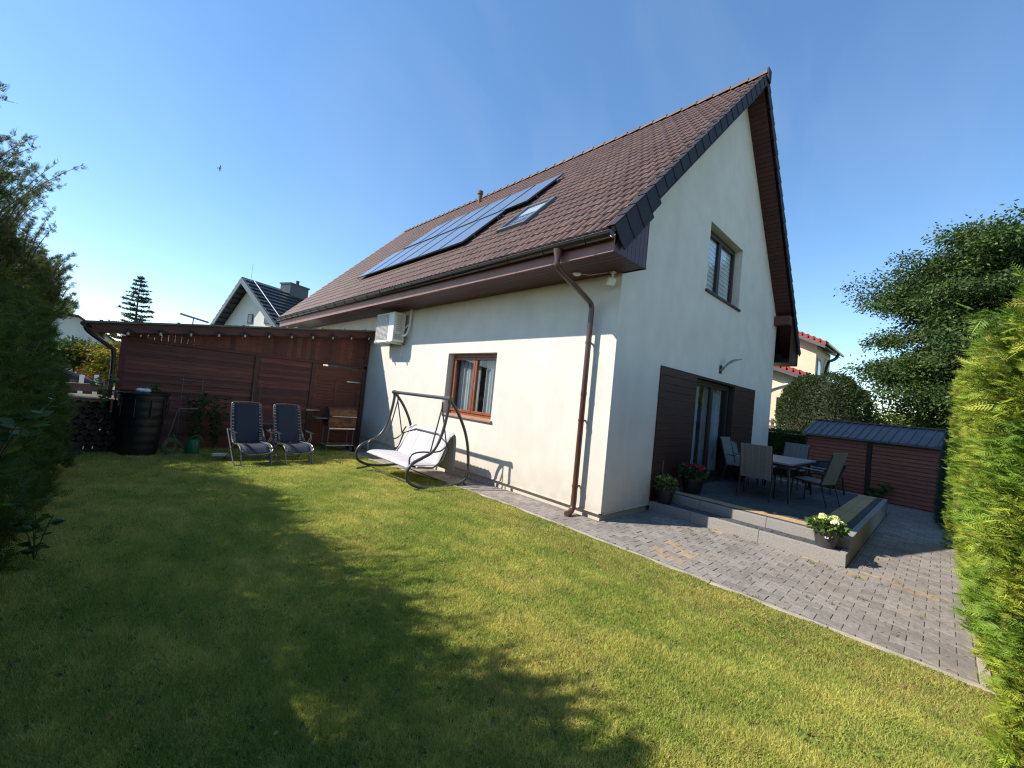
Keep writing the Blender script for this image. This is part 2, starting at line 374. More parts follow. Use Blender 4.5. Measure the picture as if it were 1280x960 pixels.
gry = lambda: [(.8+.3*rng.random())]*3
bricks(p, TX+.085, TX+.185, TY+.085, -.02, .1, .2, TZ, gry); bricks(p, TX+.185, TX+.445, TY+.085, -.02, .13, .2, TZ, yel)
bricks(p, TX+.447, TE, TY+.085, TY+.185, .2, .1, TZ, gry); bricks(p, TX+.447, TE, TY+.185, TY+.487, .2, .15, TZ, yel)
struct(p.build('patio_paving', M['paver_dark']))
r_ = MB(); r_.quad((-60, 30, -.03), (-2, 24, -.03), (-2, 28, -.03), (-60, 35, -.03)); struct(r_.build('road', M['road']))

# ------------------------------------------------------------ the house
house = thing('detached_house', 'cream stucco house with a steep brown tiled roof and dark verge tiles', 'house')
HW, HL, WZ = 8.4, 16.0, .11
SL = 7.722; Y0 = -.4; Y1 = 16.7
SLv = V(5.4, 0, 5.52)/SL; RN = V(-.7149, 0, .6993)
def Rf(y, s, h=0):
    t = s/SL; return V(-.9+5.4*t, y, 4.13+.006*(y-Y0)+t*(5.52+.012*(y-Y0)))+RN*h
def Rb(y, s, h=0):
    L2 = math.hypot(4.85, 5.70); t = s/L2; return V(9.35-4.85*t, y, 3.95+.006*(y-Y0)+t*(5.70+.012*(y-Y0)))+V(.76, 0, .65)*h
def under(x, y=0):   # underside of roof
    return min(4.13+(x+.9)*1.0222, 3.95+(9.35-x)*1.1753)-.24+.008*y
# walls with openings (thin skin with reveals)
def wall_skin(mb, cuts_u, cuts_v, top, holes, fn):
    for i in range(len(cuts_u)-1):
        for j in range(len(cuts_v)-1):
            a, b, c, d = cuts_u[i], cuts_u[i+1], cuts_v[j], cuts_v[j+1]
            if any(h[0] <= a+1e-6 and b <= h[1]+1e-6 and h[2] <= c+1e-6 and d <= h[3]+1e-6 for h in holes): continue
            ta, tb = top(a), top(b)
            da, db = (ta if ta < c else min(d, ta)), (tb if tb < c else min(d, tb))
            if j == len(cuts_v)-2: da, db = ta, tb
            elif (ta-d)*(tb-d) < 0:   # roof line leaves through the top of the cell
                u = a+(b-a)*(d-ta)/(tb-ta)
                pts_ = [(a, c), (b, c), (b, min(d, tb)), (u, d), (a, min(d, ta))]
                if min(ta, tb) >= c: mb.add([fn(*q) for q in pts_], [(0,1,2,3,4)]); continue
                uc = a+(b-a)*(c-ta)/(tb-ta)
                if ta < c: mb.add([fn(*q) for q in [(uc, c), (b, c), (b, d), (u, d)]], [(0,1,2,3)])
                else: mb.add([fn(*q) for q in [(a, c), (uc, c), (u, d), (a, d)]], [(0,1,2,3)])
                continue
            if da <= c and db <= c: continue
            poly = [(a, c), (b, c)]
            if db > c: poly.append((b, db))
            if da > c: poly.append((a, da))
            if da < c: poly[0] = (a+(b-a)*(c-da)/(db-da), c)
            if db < c: poly[1] = (a+(b-a)*(c-da)/(db-da), c)
            mb.add([fn(*q) for q in poly], [tuple(range(len(poly)))])
w = MB()
W1 = (2.80, 4.56, 1.23, 2.65)      # long wall window y0,y1,z0,z1
wall_skin(w, [0, W1[0], W1[1], 9, HL], [WZ, W1[2], W1[3], 3.9], lambda u: 4.35, [W1], lambda u, v: (0, u, v))
W2 = (3.15, 5.12, 4.42, 5.88); D1 = (3.05, 5.25, .40, 2.60)
wall_skin(w, [0, 1.45, 2.2, D1[0], W2[0], 4.5, W2[1], D1[1], 6.8, 7.6, HW], [WZ, D1[2], D1[3], 4.0, W2[2], W2[3], 20],
          lambda u: under(u)+.03, [W2, D1, (W2[0], 4.5, W2[2], W2[3]), (4.5, W2[1], W2[2], W2[3])], lambda u, v: (u, 0, v))
def reveal(mb, x0, x1, z0, z1, dep, axis):
    f = (lambda u, dd, v: (u, dd, v)) if axis == 'y' else (lambda u, dd, v: (dd, u, v))
    mb.quad(f(x0,0,z0), f(x0,dep,z0), f(x0,dep,z1), f(x0,0,z1)); mb.quad(f(x1,dep,z0), f(x1,0,z0), f(x1,0,z1), f(x1,dep,z1))
    mb.quad(f(x0,dep,z1), f(x1,dep,z1), f(x1,0,z1), f(x0,0,z1)); mb.quad(f(x0,0,z0), f(x1,0,z0), f(x1,dep,z0), f(x0,dep,z0))
RD = .2
reveal(w, W1[0], W1[1], W1[2], W1[3], RD, 'x'); reveal(w, W2[0], W2[1], W2[2], W2[3], RD, 'y'); 
# far and back walls
w.quad((HW,0,WZ), (HW,HL,WZ), (HW,HL,3.9), (HW,0,3.9))
w.add([(0,HL,0), (HW,HL,0), (HW,HL,4.4), (4.5,HL,9.6), (0,HL,4.5)], [(0,1,2,3,4)])
w.quad((0.02,.02,WZ), (HW,.02,WZ), (HW,HL,WZ), (0.02,HL,WZ))
w.build('wall', M['stucco'], house)
i_ = MB()
i_.box(.9, 2.0, .9, .93, 5.3, 3.1); i_.box(.25, 5.3, .9, .93, 5.33, 3.1); i_.box(.25, 2.0, .9, .93, 2.03, 3.1)
i_.build('room_wall', M['interior'], house); i_ = MB(); i_.box(2.6, 1.1, .3, 5.8, 1.13, 3.0); i_.build('room_wall', M['interior'], house); i_ = MB(); i_.box(2.8, .9, 4.2, 5.5, .93, 6.2)
i_.build('room_wall', M['interior'], house)
pl = MB(); pl.box(.05, .05, -.4, HW-.05, HL-.05, WZ+.02); pl.build('plinth', M['plinth'], house)
dt = MB(); dt.box(-.012, -.012, WZ-.012, HW, .03, WZ+.003); dt.box(-.012, -.012, WZ-.012, .03, HL, WZ+.003); dt.build('base_trim', M['stucco'], house)
# roof tiles
def tiles(mb, R, y0, y1, slen, rows, dy, per=.15, tw=.30):
    ys = np.arange(y0, y1+dy/2, dy); h = slen/rows
    for r in range(rows):
        off = (r % 2)*tw/2
        ph = (ys-y0)/per*2*PI
        uu = ((ys-y0)/per+.5) % 1.0-.5; prof = .050*np.sqrt(np.clip(1-(uu*per/.062)**2, 0, 1))
        tpos = ((ys-y0+off)/tw) % 1.0
        prof = np.where((tpos < .06), prof-.02, prof)
        s0, s1 = r*h-.01, (r+1)*h+.03
        b = len(mb.v); n = len(ys)
        for (s_, lift) in ((s0, -.02), (s0, .020), (s0+.012, .026), (s1, .002)):
            for i_y, yv in enumerate(ys):
                hh = lift+(prof[i_y] if lift > -.01 else 0)
                mb.v.append(tuple(R(yv, s_, hh)))
        tid = np.floor((ys-y0+off)/tw).astype(int); cols = {}
        for q in range(3):
            for i in range(n-1):
                t = tid[i]
                if t not in cols:
                    kk = .86+.26*rng.random(); rr = rng.normal(0, .03); cols[t] = (kk*(1+rr), kk, kk*(1-rr))
                mb.f.append((b+q*n+i, b+q*n+i+1, b+(q+1)*n+i+1, b+(q+1)*n+i)); mb.c.append(cols[t])
tm = MB(); tiles(tm, lambda y, s, h: Rf(y, s, h), Y0-.02, Y1, SL-.05, 23, .0125)
roof = tm.build('roof', M['tile'], house)
tb = MB(); tiles(tb, lambda y, s, h: Rb(y, s, h), Y0-.02, Y1, 7.43, 22, .05); 
tb.f = [q[::-1] for q in tb.f]; tb.build('rear_roof_slope', M['tile'], house)
# ridge tiles
rt = MB(); y = Y0-.05
while y < Y1:
    z = 9.65+.018*(y-Y0)+.035; pts = arc((4.5, y, z-.02), .125, 0, PI, 9, (1,0,0), (0,0,1)); pt2 = arc((4.5, y+.42, z-.02+.012-.02), .108, 0, PI, 9, (1,0,0), (0,0,1))
    kk = .8+.3*rng.random(); rt.add(pts+pt2, [(i, i+1, i+10, i+9)[::-1] for i in range(8)]+[tuple(range(9))], (kk,kk,kk)); y += .40
rt.build('ridge_tile', M['tile'], roof, smooth=True)
# roof underside decking + soffits
dk = MB()
for (R, s1) in ((Rf, SL), (Rb, 7.48)):
    sgn = -.07
    dk.add([R(Y0+.03, .05, sgn), R(Y1-.03, .05, sgn), R(Y1-.03, s1, sgn), R(Y0+.03, s1, sgn)], [(0,1,2,3)])
dk.build('roof_deck', M['darkmetal'], house)
def vb(): kk = .8+.35*rng.random(); return (kk, kk, kk)
sf = MB()
# boards under the gable overhang (run along y direction narrow strips up the slope)
for (R, s1) in ((Rf, SL-.1), (Rb, 7.40)):
    s_ = .0
    while s_ < s1:
        a = R(Y0+.02, s_+.004, -.2); b = R(-.0, s_+.004, -.2); c = R(-.0, s_+.106, -.2); d = R(Y0+.02, s_+.106, -.2)
        n = RN if R is Rf else V(.76, 0, .65)
        sf.prism([a, b, c, d], n*.015, vb()); s_ += .11
# inner filler behind boards
for x in np.arange(-.84, -.01, .1067):   # horizontal eave soffit boards run along y
    sf.box(x+.003, Y0+.015, 3.865, x+.103, HL+.3, 3.88, vb())
sf.build('soffit', M['soffit'], house)
# closed eave box end
bx = MB(); x = -.845
while x < 0.0:
    x2 = min(x+.1055, .0); zt = lambda xx: 4.13+(xx+.9)*1.0222-.05
    bx.prism([(x+.003, Y0+.012, 3.862), (x2-.003, Y0+.012, 3.862), (x2-.003, Y0+.012, zt(x2)-.2), (x+.003, Y0+.012, zt(x)-.2)], (0, .015, 0), vb()); x += .1055
bx.box(-.015, Y0+.01, 3.862, .003, 0, 4.80, (.8,.8,.8)); bx.box(-.86, Y0+.004, 3.852, 0.01, Y0+.014, 3.872, (.5,.5,.5)); bx.box(-.006, Y0+.004, 3.852, .006, 0, 3.866, (.5,.5,.5))
bx.build('eave_box', M['soffit'], house); bx = MB()
for xx, x3 in ((9.3, HW),):
    bx.box(HW, Y0+.01, 3.56, 9.28, -.0, 3.575, (.8,.8,.8)); bx.prism([(HW, Y0+.012, 3.575), (9.28, Y0+.012, 3.575), (9.28, Y0+.012, 3.9), (HW, Y0+.012, 4.9)], (0,.015,0), (.7,.7,.7))
    bx.box(HW, .0, 3.56, 9.28, HL, 3.58, (.8,.8,.8)); bx.box(9.27, Y0, 3.56, 9.29, HL, 3.95, (.8,.8,.8))
bx.build('eave_box', M['soffit'], house)
rb = MB(); rb.box(7.35, Y0+.06, 4.92, 7.50, 0, 5.12); rb.box(7.55, Y0+.05, 4.78, 8.9, 0, 4.80)
pu = MB(); pu.obox(Rb(-.2, 1.35, -.34), ((1,0,0), (0,1,0), (0,0,1)), (.13, .19, .13)); pu.build('purlin_end', M['beamwood'], house)
fa = MB(); fa.prism([(-.875, Y0+.01, 3.85), (-.875, Y1-.02, 3.85), (-.875, Y1-.02, 4.19), (-.875, Y0+.01, 4.06)], (.027, 0, 0)); fa.build('fascia', M['fascia'], house)
# gutter
gu = MB(); gx, gz, gr = -.965, 4.07, .078
prf = [(gx+gr*math.cos(a), gz+gr*math.sin(a)) for a in np.linspace(PI, 2*PI, 11)]; prin = [(gx+(gr-.006)*math.cos(a), gz+(gr-.006)*math.sin(a)) for a in np.linspace(2*PI, PI, 11)]
pr = prf+prin; ya, yb = Y0-.01, Y1
slope = lambda y: .006*(y-Y0)
n = len(pr); gu.add([(a, ya, b+slope(ya)) for a, b in pr]+[(a, yb, b+slope(yb)) for a, b in pr], [(i, i+n, (i+1) % n+n, (i+1) % n) for i in range(n)]+[tuple(range(n))])
gu.tube([(gx-gr, ya, gz+slope(ya)), (gx-gr, yb, gz+slope(yb))], .011, 8)
y = 0
while y < Y1:
    gu.tube([(gx+(gr+.004)*math.cos(a), y, gz+slope(y)+(gr+.004)*math.sin(a)) for a in np.linspace(PI*.95, 2*PI, 9)], .009, 5); gu.bar((gx+gr, y, gz+slope(y)), (-.86, y, gz+.03), .02, .006); y += .8
gu.obox((gx, ya-.003, gz-.02), ((1,0,0), (0,1,0), (0,0,1)), (.055, .004, .035))
gutter = gu.build('gutter', M['gutter'], house, smooth=True)
# downpipe
PY = .44
dp = MB(); dp.lathe([(.075, .0), (.072, -.02), (.045, -.12), (.043, -.16)], (gx, .52, gz-.05), 16)
pts = smooth_path([(gx, .52, 3.92), (gx, .52, 3.80), (gx+.06, .51, 3.72), (-.17, PY+.01, 3.42), (-.12, PY, 3.34), (-.12, PY, 3.2)], 2)
dp.tube(pts, .043, 14); dp.tube([(-.12, PY, 3.25), (-.12, PY, .25)], .045, 14)
dp.tube(smooth_path([(-.12, PY, .3), (-.12, PY, .12), (-.19, PY-.01, .05), (-.30, PY-.02, .035)], 2), .047, 14)
for z in (2.75, 1.5, .45): dp.tube([(-.12, PY, z-.02), (-.12, PY, z+.02)], .052, 14); dp.box(-.08, PY-.012, z-.012, .0, PY+.012, z+.012)
dp.tube([(-.12, PY, 1.9), (-.12, PY, 1.96)], .050, 14)
dp.build('downpipe', M['pipe'], house, smooth=True)
# verge tiles
vg = MB()
def verge(R, slen, rows, nrmv, up):
    h = slen/rows
    for r in range(rows):
        s0, s1 = r*h-.02, (r+1)*h+.02; kk = .75+.5*rng.random(); c = (kk, kk, kk*1.05)
        dep = .205
        if up and r < 3: dep = .37
        if up and r == 3: dep = .30
        y0 = Y0-.035; tilt = .012
        A_ = R(y0-tilt, s0, .065); B_ = R(y0, s1, .045); C_ = R(y0, s1, .045-dep+.015); D_ = R(y0-tilt, s0+.02, .065-dep)
        mid = R(y0-tilt, s0-.0, .065-dep*.6)
        vg.prism([A_, B_, C_, D_, mid], (0, .018, 0), c)
        n1 = R(0, 0, 1)-R(0, 0, 0)
        vg.prism([R(y0-tilt, s0, .065), R(y0+.13, s0, .065), R(y0+.13, s1, .048), R(y0, s1, .048)], n1*.018, c)
verge(Rf, SL, 23, RN, True); vg.build('verge_tile', M['verge'], roof, bevel=.004); vg = MB(); verge(Rb, 7.48, 22, None, False)
vg.obox((4.5, Y0-.06, 9.66), ((1,0,0), (0,1,0), (0,0,1)), (.10, .02, .14))
vg.build('verge_tile', M['verge'], roof, bevel=.004); vg = MB()
y0 = Y1+.02
for r in range(23):
    h = SL/23; vg.prism([Rf(y0, r*h, .06), Rf(y0, r*h+h, .05), Rf(y0, r*h+h, -.17), Rf(y0, r*h, -.17)], (0, .02, 0), (1, 1, 1))
vg.build('verge_tile', M['verge'], roof, bevel=.004)
# windows
def window(parent, axis, x0, x1, z0, z1, dep, fm, pane_split, cur, fw=.075, curmat='curtain'):
    f = (lambda u, dd, v: (u, dd, v)) if axis == 'y' else (lambda u, dd, v: (dd, u, v))
    def b(mb, u0, u1, d0, d1, v0, v1, col=None):
        p, q = f(u0, d0, v0), f(u1, d1, v1); mb.box(*p, *q, col)
    o = MB(); e = .004
    b(o, x0+e, x1-e, dep, dep+.07, z1-fw, z1-e); b(o, x0+e, x1-e, dep, dep+.07, z0+e, z0+fw)
    b(o, x0+e, x0+fw, dep, dep+.07, z0+fw, z1-fw); b(o, x1-fw, x1-e, dep, dep+.07, z0+fw, z1-fw)
    fr = o.build('window', fm, parent, bevel=.004)
    edges = [x0+fw]+list(pane_split)+[x1-fw]
    for i in range(len(edges)-1):
        a, c = edges[i]+.006, edges[i+1]-.006; sw = .062
        s2 = MB(); b(s2, a, c, dep-.018, dep+.045, z1-fw-sw, z1-fw-.006); b(s2, a, c, dep-.018, dep+.045, z0+fw+.006, z0+fw+sw)
        b(s2, a, a+sw, dep-.018, dep+.045, z0+fw+sw, z1-fw-sw); b(s2, c-sw, c, dep-.018, dep+.045, z0+fw+sw, z1-fw-sw)
        s2.build('frame', fm, fr, bevel=.005)
        g_ = MB(); g_.quad(f(a+sw-.01, dep+.018, z0+fw+sw-.01), f(c-sw+.01, dep+.018, z0+fw+sw-.01), f(c-sw+.01, dep+.018, z1-fw-sw+.01), f(a+sw-.01, dep+.018, z1-fw-sw+.01)); g_.f = [q if axis == 'y' else q[::-1] for q in g_.f]; g_.build('pane', M['glass'], fr)
    if cur == 'curtain':
        cu = MB(); us = np.linspace(x0+.08, x1-.08, 90)
        dd = [dep+.16+.028*math.sin(u*38)+.012*math.sin(u*91+1) for u in us]
        keep = lambda u: not (x0+.36*(x1-x0) < u < x0+.50*(x1-x0))
        for i in range(89):
            if keep(us[i]): cu.quad(f(us[i], dd[i], z0-.1), f(us[i+1], dd[i+1], z0-.1), f(us[i+1], dd[i+1], z1), f(us[i], dd[i], z1))
        cu.build('curtain', M['curtain'], fr, smooth=True)
    elif cur == 'blind':
        bl = MB(); z = z0+.1
        while z < z1-.05: b(bl, x0+.1, x1-.1, dep+.055, dep+.060, z, z+.055); b(bl, x0+.1, x1-.1, dep+.066, dep+.07, z+.05, z+.1); z += .1
        bl.build('blind', M['blind'], fr)
    return fr
w1 = window(house, 'x', *W1, RD-.04, M['frame'], [3.68], 'curtain', .08)
hd = MB(); hd.box(.11, 3.60, 1.85, .13, 3.62, 2.0); hd.build('handle', M['steel'], w1)
sl = MB(); sl.prism([(-.045, W1[0]-.05, 1.198), (RD, W1[0]-.05, 1.222), (RD, W1[0]-.05, 1.262), (-.045, W1[0]-.05, 1.235)], (0, W1[1]-W1[0]+.1, 0))
sl.build('sill', M['sillmat'], w1, bevel=.005)
w2 = window(house, 'y', *W2, RD-.03, M['darkframe'], [4.13], 'blind', .075)
sl = MB(); sl.box(W2[0]-.04, -.045, W2[2]-.045, W2[1]+.04, RD, W2[2]+.005); sl.build('sill', M['darkframe'], w2, bevel=.004)
dr = window(house, 'y', D1[0], D1[1], D1[2], D1[3]-.05, .10, M['darkframe'], [4.15], 'curtain', .07); dr.name = 'patio_door'
rv = MB(); rv.box(D1[0]-.002, -.01, TZ, D1[0]+.03, .3, D1[3]); rv.box(D1[1]-.03, -.01, TZ, D1[1]+.002, .3, D1[3]); rv.box(D1[0], -.01, D1[3]-.05, D1[1], .3, D1[3]); rv.box(D1[0], -.02, TZ, D1[1], .3, .41)
rv.build('door_reveal', M['darkframe'], dr)
cl = MB()
for (a, b) in ((1.48, D1[0]), (D1[1], 6.82)):
    cl = MB(); z = .12 if a < 2 else TZ
    while z < 2.6: cl.box(a, -.022-.004*rng.random(), z+.002, b, .0, min(z+.145, 2.6)-.002); z += .145
    cl.build('timber_cladding', M['woodpanel'], house, bevel=.003)
# skylight
def rbox(mb, y0, y1, s0, s1, h0, h1, col=None):
    P = [Rf(y0, s0, h0), Rf(y1, s0, h0), Rf(y1, s1, h0), Rf(y0, s1, h0)]; mb.prism(P, RN*(h1-h0), col)
sk = MB(); ya, yb, sa, sb = 2.55, 3.45, 1.62, 2.88
for q in ((ya, yb, sa, sa+.08), (ya, yb, sb-.08, sb), (ya, ya+.07, sa+.08, sb-.08), (yb-.07, yb, sa+.08, sb-.08)): rbox(sk, *q, .03, .12)
skl = sk.build('skylight', M['greymetal'], house, bevel=.006)
gl = MB(); gl.quad(Rf(yb-.06, sa+.07, .095), Rf(ya+.06, sa+.07, .095), Rf(ya+.06, sb-.07, .095), Rf(yb-.06, sb-.07, .095)); gl.build('pane', M['glass'], skl)
bl = MB(); rbox(bl, ya+.06, yb-.06, sa+.75, sb-.07, .07, .075); bl.build('blind', M['blind'], skl)
bl = MB(); rbox(bl, ya+.05, yb-.05, sa+.06, sb-.06, .048, .05); bl.build('shaft', M['curtain'], skl)
fl = MB(); rbox(fl, ya-.06, yb+.06, sa-.14, sa, .02, .05); rbox(fl, ya-.07, ya, sa, sb+.06, .02, .06); rbox(fl, yb, yb+.07, sa, sb+.06, .02, .06); fl.build('flashing', M['gutter'], skl)
vp = MB(); p0 = Rf(9.4, 6.9, 0); vp.tube([p0, p0+V(0,0,.42)], .075, 12); vp.tube([p0+V(0,0,.42), p0+V(0,0,.54)], .11, 12); vp.build('vent_pipe', M['tile'], house, smooth=True)

# solar panels
PW, PH = 1.045, 1.80
def panel(y0, s0, label):
    e = Matrix([[0, SLv[0], RN[0], 0], [-1, 0, 0, 0], [0, SLv[2], RN[2], 0], [0, 0, 0, 1]])
    # local x -> -Y?  keep right-handed: x=( 0,1,0) reversed
    o = thing('solar_panel', label, 'solar panel', group='solar panels mounted on the brown roof')
    c = Rf(y0+PW/2, s0+PH/2, .16)
    e = Matrix(((0, SLv[0], RN[0], c[0]), (-1, 0, 0, c[1]), (0, SLv[2], RN[2], c[2]), (0, 0, 0, 1)))
    o.matrix_world = e
    return o
def panel_parts(o):
    a = MB(); w_, h_ = PW/2-.008, PH/2-.008
    t_ = .011; a.box(-w_, -h_, -.02, w_, -h_+t_, .018); a.box(-w_, h_-t_, -.02, w_, h_, .018); a.box(-w_, -h_+t_, -.02, -w_+t_, h_-t_, .018); a.box(w_-t_, -h_+t_, -.02, w_, h_-t_, .018)
    a.build('frame', M['alu'], o)
    b = MB(); b.box(-w_+.01, -h_+.01, .002, w_-.01, h_-.01, .015); b.build('cells', M['cellglass'], o)
    r = MB(); r.box(-PW/2, -.5, -.09, PW/2, -.46, -.022); r.box(-.02, -.55, -.15, .02, -.45, -.08); r.build('mounting_rail', M['alu'], o)
    r = MB(); r.box(-PW/2, .46, -.09, PW/2, .5, -.022); r.box(-.02, .45, -.15, .02, .51, -.08); r.build('mounting_rail', M['alu'], o)
ords = ['first', 'second', 'third', 'fourth', 'fifth', 'sixth']
first = None
for row, (ys, s0) in enumerate(((4.45, 1.42), (3.72, 3.225))):
    for i in range(6):
        o = panel(ys+i*PW, s0, 'dark solar panel, %s in the %s row counting from the gable end' % (ords[i], ('lower', 'upper')[row]))
        if first is None: first = o; panel_parts(o)
        else:
            for ch in first.children:
                c = ch.copy(); scene.collection.objects.link(c); c.parent = o

# ------------------------------------------------------------ wall fixtures
ac = thing('air_conditioner', 'cream white outdoor air conditioning unit hung on the wall under the eaves', 'air conditioner', (-.1, 7.2, 2.95))
a = MB(); a.box(-.34, -.55, 0, 0, .55, .80); a.build('casing', M['white'], ac, bevel=.02)
a = MB(); 
for z in np.arange(.06, .76, .035): a.box(-.352, -.22, z, -.341, .50, z+.012)
for y in np.arange(-.22, .53, .09): a.box(-.350, y, .05, -.342, y+.008, .76)
a.build('fan_grille', M['grille'], ac)
a = MB(); 
for z in np.arange(.30, .75, .05): a.box(-.26, -.556, z, -.10, -.551, z+.022)
a.box(-.30, -.565, .06, -.06, -.551, .20); a.build('side_vent', M['grille'], ac)
a = MB()
for y in (-.35, .35): a.box(-.42, y-.02, -.05, .1, y+.02, -.006); a.box(.06, y-.02, -.40, .1, y+.02, -.0)
a.box(-.36, -.5, -.022, -.3, .5, -.002); a.build('bracket', M['white'], ac)
a = MB(); a.tube(smooth_path([(-.1, -.56, .18), (-.1, -.70, .16), (-.02, -.74, .24), (.03, -.74, .5), (.04, -.74, .93)], 2), .028, 8); a.tube(smooth_path([(-.12, -.56, .3), (-.13, -.66, .3), (.0, -.71, .5)], 2), .012, 6)
a.build('pipe_conduit', M['white'], ac, smooth=True)
lamp = thing('wall_lamp', 'small curved dark wall lamp on the gable above the patio door', 'wall lamp', (4.28, 0, 2.86))
a = MB(); a.box(-.05, -.03, -.09, .05, 0, .09); a.build('wall_plate', M['darkmetal'], lamp, bevel=.006)
a = MB(); pts = smooth_path([(0, -.02, -.03), (.02, -.12, .10), (.12, -.22, .22), (.30, -.30, .27)], 2)
for i in range(len(pts)-1): a.bar(pts[i], pts[i+1]+(pts[i+1]-pts[i])*.05, .13, .03)
a.build('curved_arm', M['greymetal'], lamp)
cm = thing('floodlight', 'small cream floodlight under the soffit at the house corner', 'floodlight', (-.12, .10, 3.86))
a = MB(); a.obox((-.02, 0, -.16), ((.8,-.6,0), (.6,.8,.3), (0,-.3,.9)), (.06, .035, .06)); a.build('head', M['white'], cm, bevel=.008)
a = MB(); a.tube([(0, 0, 0), (0, .0, -.06), (-.01, 0, -.12)], .018, 8); a.box(-.04, -.04, -.02, .04, .04, 0); a.build('bracket', M['white'], cm)
se = thing('motion_sensor', 'flat cream sensor on the soffit beside the downpipe, wired to the floodlight', 'sensor', (-.35, .62, 3.86))
a = MB(); a.lathe([(0, -.045), (.05, -.04), (.07, -.02), (.07, 0)], n=16); a.build('housing', M['white'], se, smooth=True)
a = MB(); a.tube([(.0, 0, -.01), (.08, -.2, -.045), (.2, -.45, -.01)], .006, 5); a.build('cable', M['white'], se)

# ------------------------------------------------------------ timber outbuilding
FY = 9.0
ht = lambda x: 2.52+(x+5.7)*.152      # roof line over the facade
hut = thing('timber_outbuilding', 'long dark brown timber outbuilding with a low sloping roof joined to the house', 'outbuilding')
a = MB()
def bc(): kk = .55+.8*rng.random(); return (kk, kk*(.95+.1*rng.random()), kk)
def hlat(x0, x1, z0, z1, st=.095, skip=.0):
    z = z0
    while z < z1:
        o_ = rng.normal(0, .003); zt_ = min(z+st, z1); a.prism([(x0, FY+o_-.006, z+.002), (x0, FY+.02, z+.002), (x0, FY+.02, zt_+.001), (x0, FY+o_+.008, zt_+.001)], (x1-x0, 0, 0), bc()); z += st
hlat(-5.58, -3.07, -.25, 2.18); hlat(-2.95, -1.62, -.25, 2.18)
x = -5.58
while x < -.05:
    x2 = min(x+.12, -.05); a.prism([(x+.001, FY, 2.26), (x2-.001, FY, 2.26), (x2-.001, FY, ht(x2)-.2), (x+.001, FY, ht(x)-.2)], (0, .02, 0), bc()); x += .12
a.build('boarding', M['shedwood'], hut)
a = MB(); a.box(-5.65, FY-.03, 2.185, -.03, FY+.0, 2.26)
for x in (-5.65, -3.07, -1.65): a.box(x, FY-.035, -.3, x+.11, FY+.06, 2.18)
a.box(-.14, FY-.03, -.3, -.03, FY+.05, 3.0)
a.build('post', M['beamwood'], hut, bevel=.005)
a = MB()
a.prism([(-5.65, FY-.045, ht(-5.65)-.235), (-.05, FY-.045, ht(-.05)-.235), (-.05, FY-.045, ht(-.05)-.06), (-5.65, FY-.045, ht(-5.65)-.06)], (0, .04, 0))
a.prism([(-6.1, 8.62, ht(-6.1)-.22), (-.06, 8.62, ht(-.06)-.22), (-.06, 8.62, ht(-.06)-.02), (-6.1, 8.62, ht(-6.1)-.02)], (0, .035, 0))
for x in np.arange(-5.9, -.2, .8): a.prism([(x, 8.66, ht(x)-.16), (x+.07, 8.66, ht(x)-.16), (x+.07, 8.66, ht(x)-.03), (x, 8.66, ht(x)-.03)], (0, 4.4, 0))
a.prism([(-6.1, 8.66, ht(-6.1)-.2), (-6.06, 8.66, ht(-6.1)-.2), (-6.06, 8.66, ht(-6.1)-.03), (-6.1, 8.66, ht(-6.1)-.03)], (0, 4.4, 0))
a.build('roof_beam', M['beamwood'], hut, bevel=.004)
a = MB(); a.prism([(-6.2, 8.54, ht(-6.2)-.02), (-.02, 8.54, ht(-.02)-.02), (-.02, 8.54, ht(-.02)+.02), (-6.2, 8.54, ht(-6.2)+.02)], (0, 4.7, 0))
for x in np.arange(-6.0, -.3, .62): a.prism([(x, 8.53, ht(x)+.0), (x+.05, 8.53, ht(x)+.0), (x+.05, 8.53, ht(x)+.045), (x, 8.53, ht(x)+.045)], (0, 4.6, 0))
a.build('roof', M['roofsheet'], hut)
a = MB(); a.box(-1.54, FY+.022, -.2, -.18, FY+.04, 2.14)
z = -.2
while z < 1.74: a.box(-1.46, FY-.004, z, -.27, FY+.02, z+.085); z += .095
z = 1.84
a.box(-1.54, FY-.02, -.2, -1.46, FY+.02, 2.16); a.box(-.27, FY-.02, -.2, -.18, FY+.02, 2.14); a.box(-1.48, FY-.02, 1.74, -.27, FY+.02, 1.84); a.box(-1.48, FY-.02, 2.05, -.27, FY+.02, 2.14)
a.box(-1.48, FY+.0, 1.84, -.27, FY+.02, 2.05); a.box(-.95, FY-.018, .06, -.86, FY+.0, 1.74)
dor = a.build('door', M['shedwood'], hut, bevel=.003)
a = MB(); a.box(-.62, FY-.045, 1.72, -.22, FY-.03, 1.755); a.build('hinge', M['steel'], dor); a = MB(); a.box(-1.68, FY-.05, .80, -1.32, FY-.03, .85); a.build('hinge', M['steel'], dor)
a = MB()
a.box(-5.6, FY+4.0, 0, -.05, FY+4.05, 2.4); a.box(-5.62, FY+.02, 0, -5.57, FY+4, 2.1); a.build('rear_wall', M['beamwood'], hut)
a = MB(); a.tube([(-6.22, 8.54, ht(-6.2)-.05), (-6.22, 12.8, ht(-6.2)-.07)], .05, 10); a.tube(smooth_path([(-6.2, 8.7, ht(-6.2)-.1), (-6.15, 8.7, ht(-6.2)-.2), (-5.80, 8.85, 1.98), (-5.72, 8.9, 1.9), (-5.72, 8.9, .0)], 2), .04, 10)
a.build('gutter_pipe', M['darkmetal'], hut, smooth=True)
sl_ = thing('string_light', 'festoon string of clear bulbs hung along the front of the timber outbuilding', 'string lights')
ca = []
N = 11
xs = np.linspace(-5.55, -.25, N)
for i in range(N-1):
    for t in np.linspace(0, 1, 9)[:-1]:
        xx = xs[i]+(xs[i+1]-xs[i])*t; ca.append((xx, 8.58, ht(xx)-.13-.12*4*t*(1-t)))
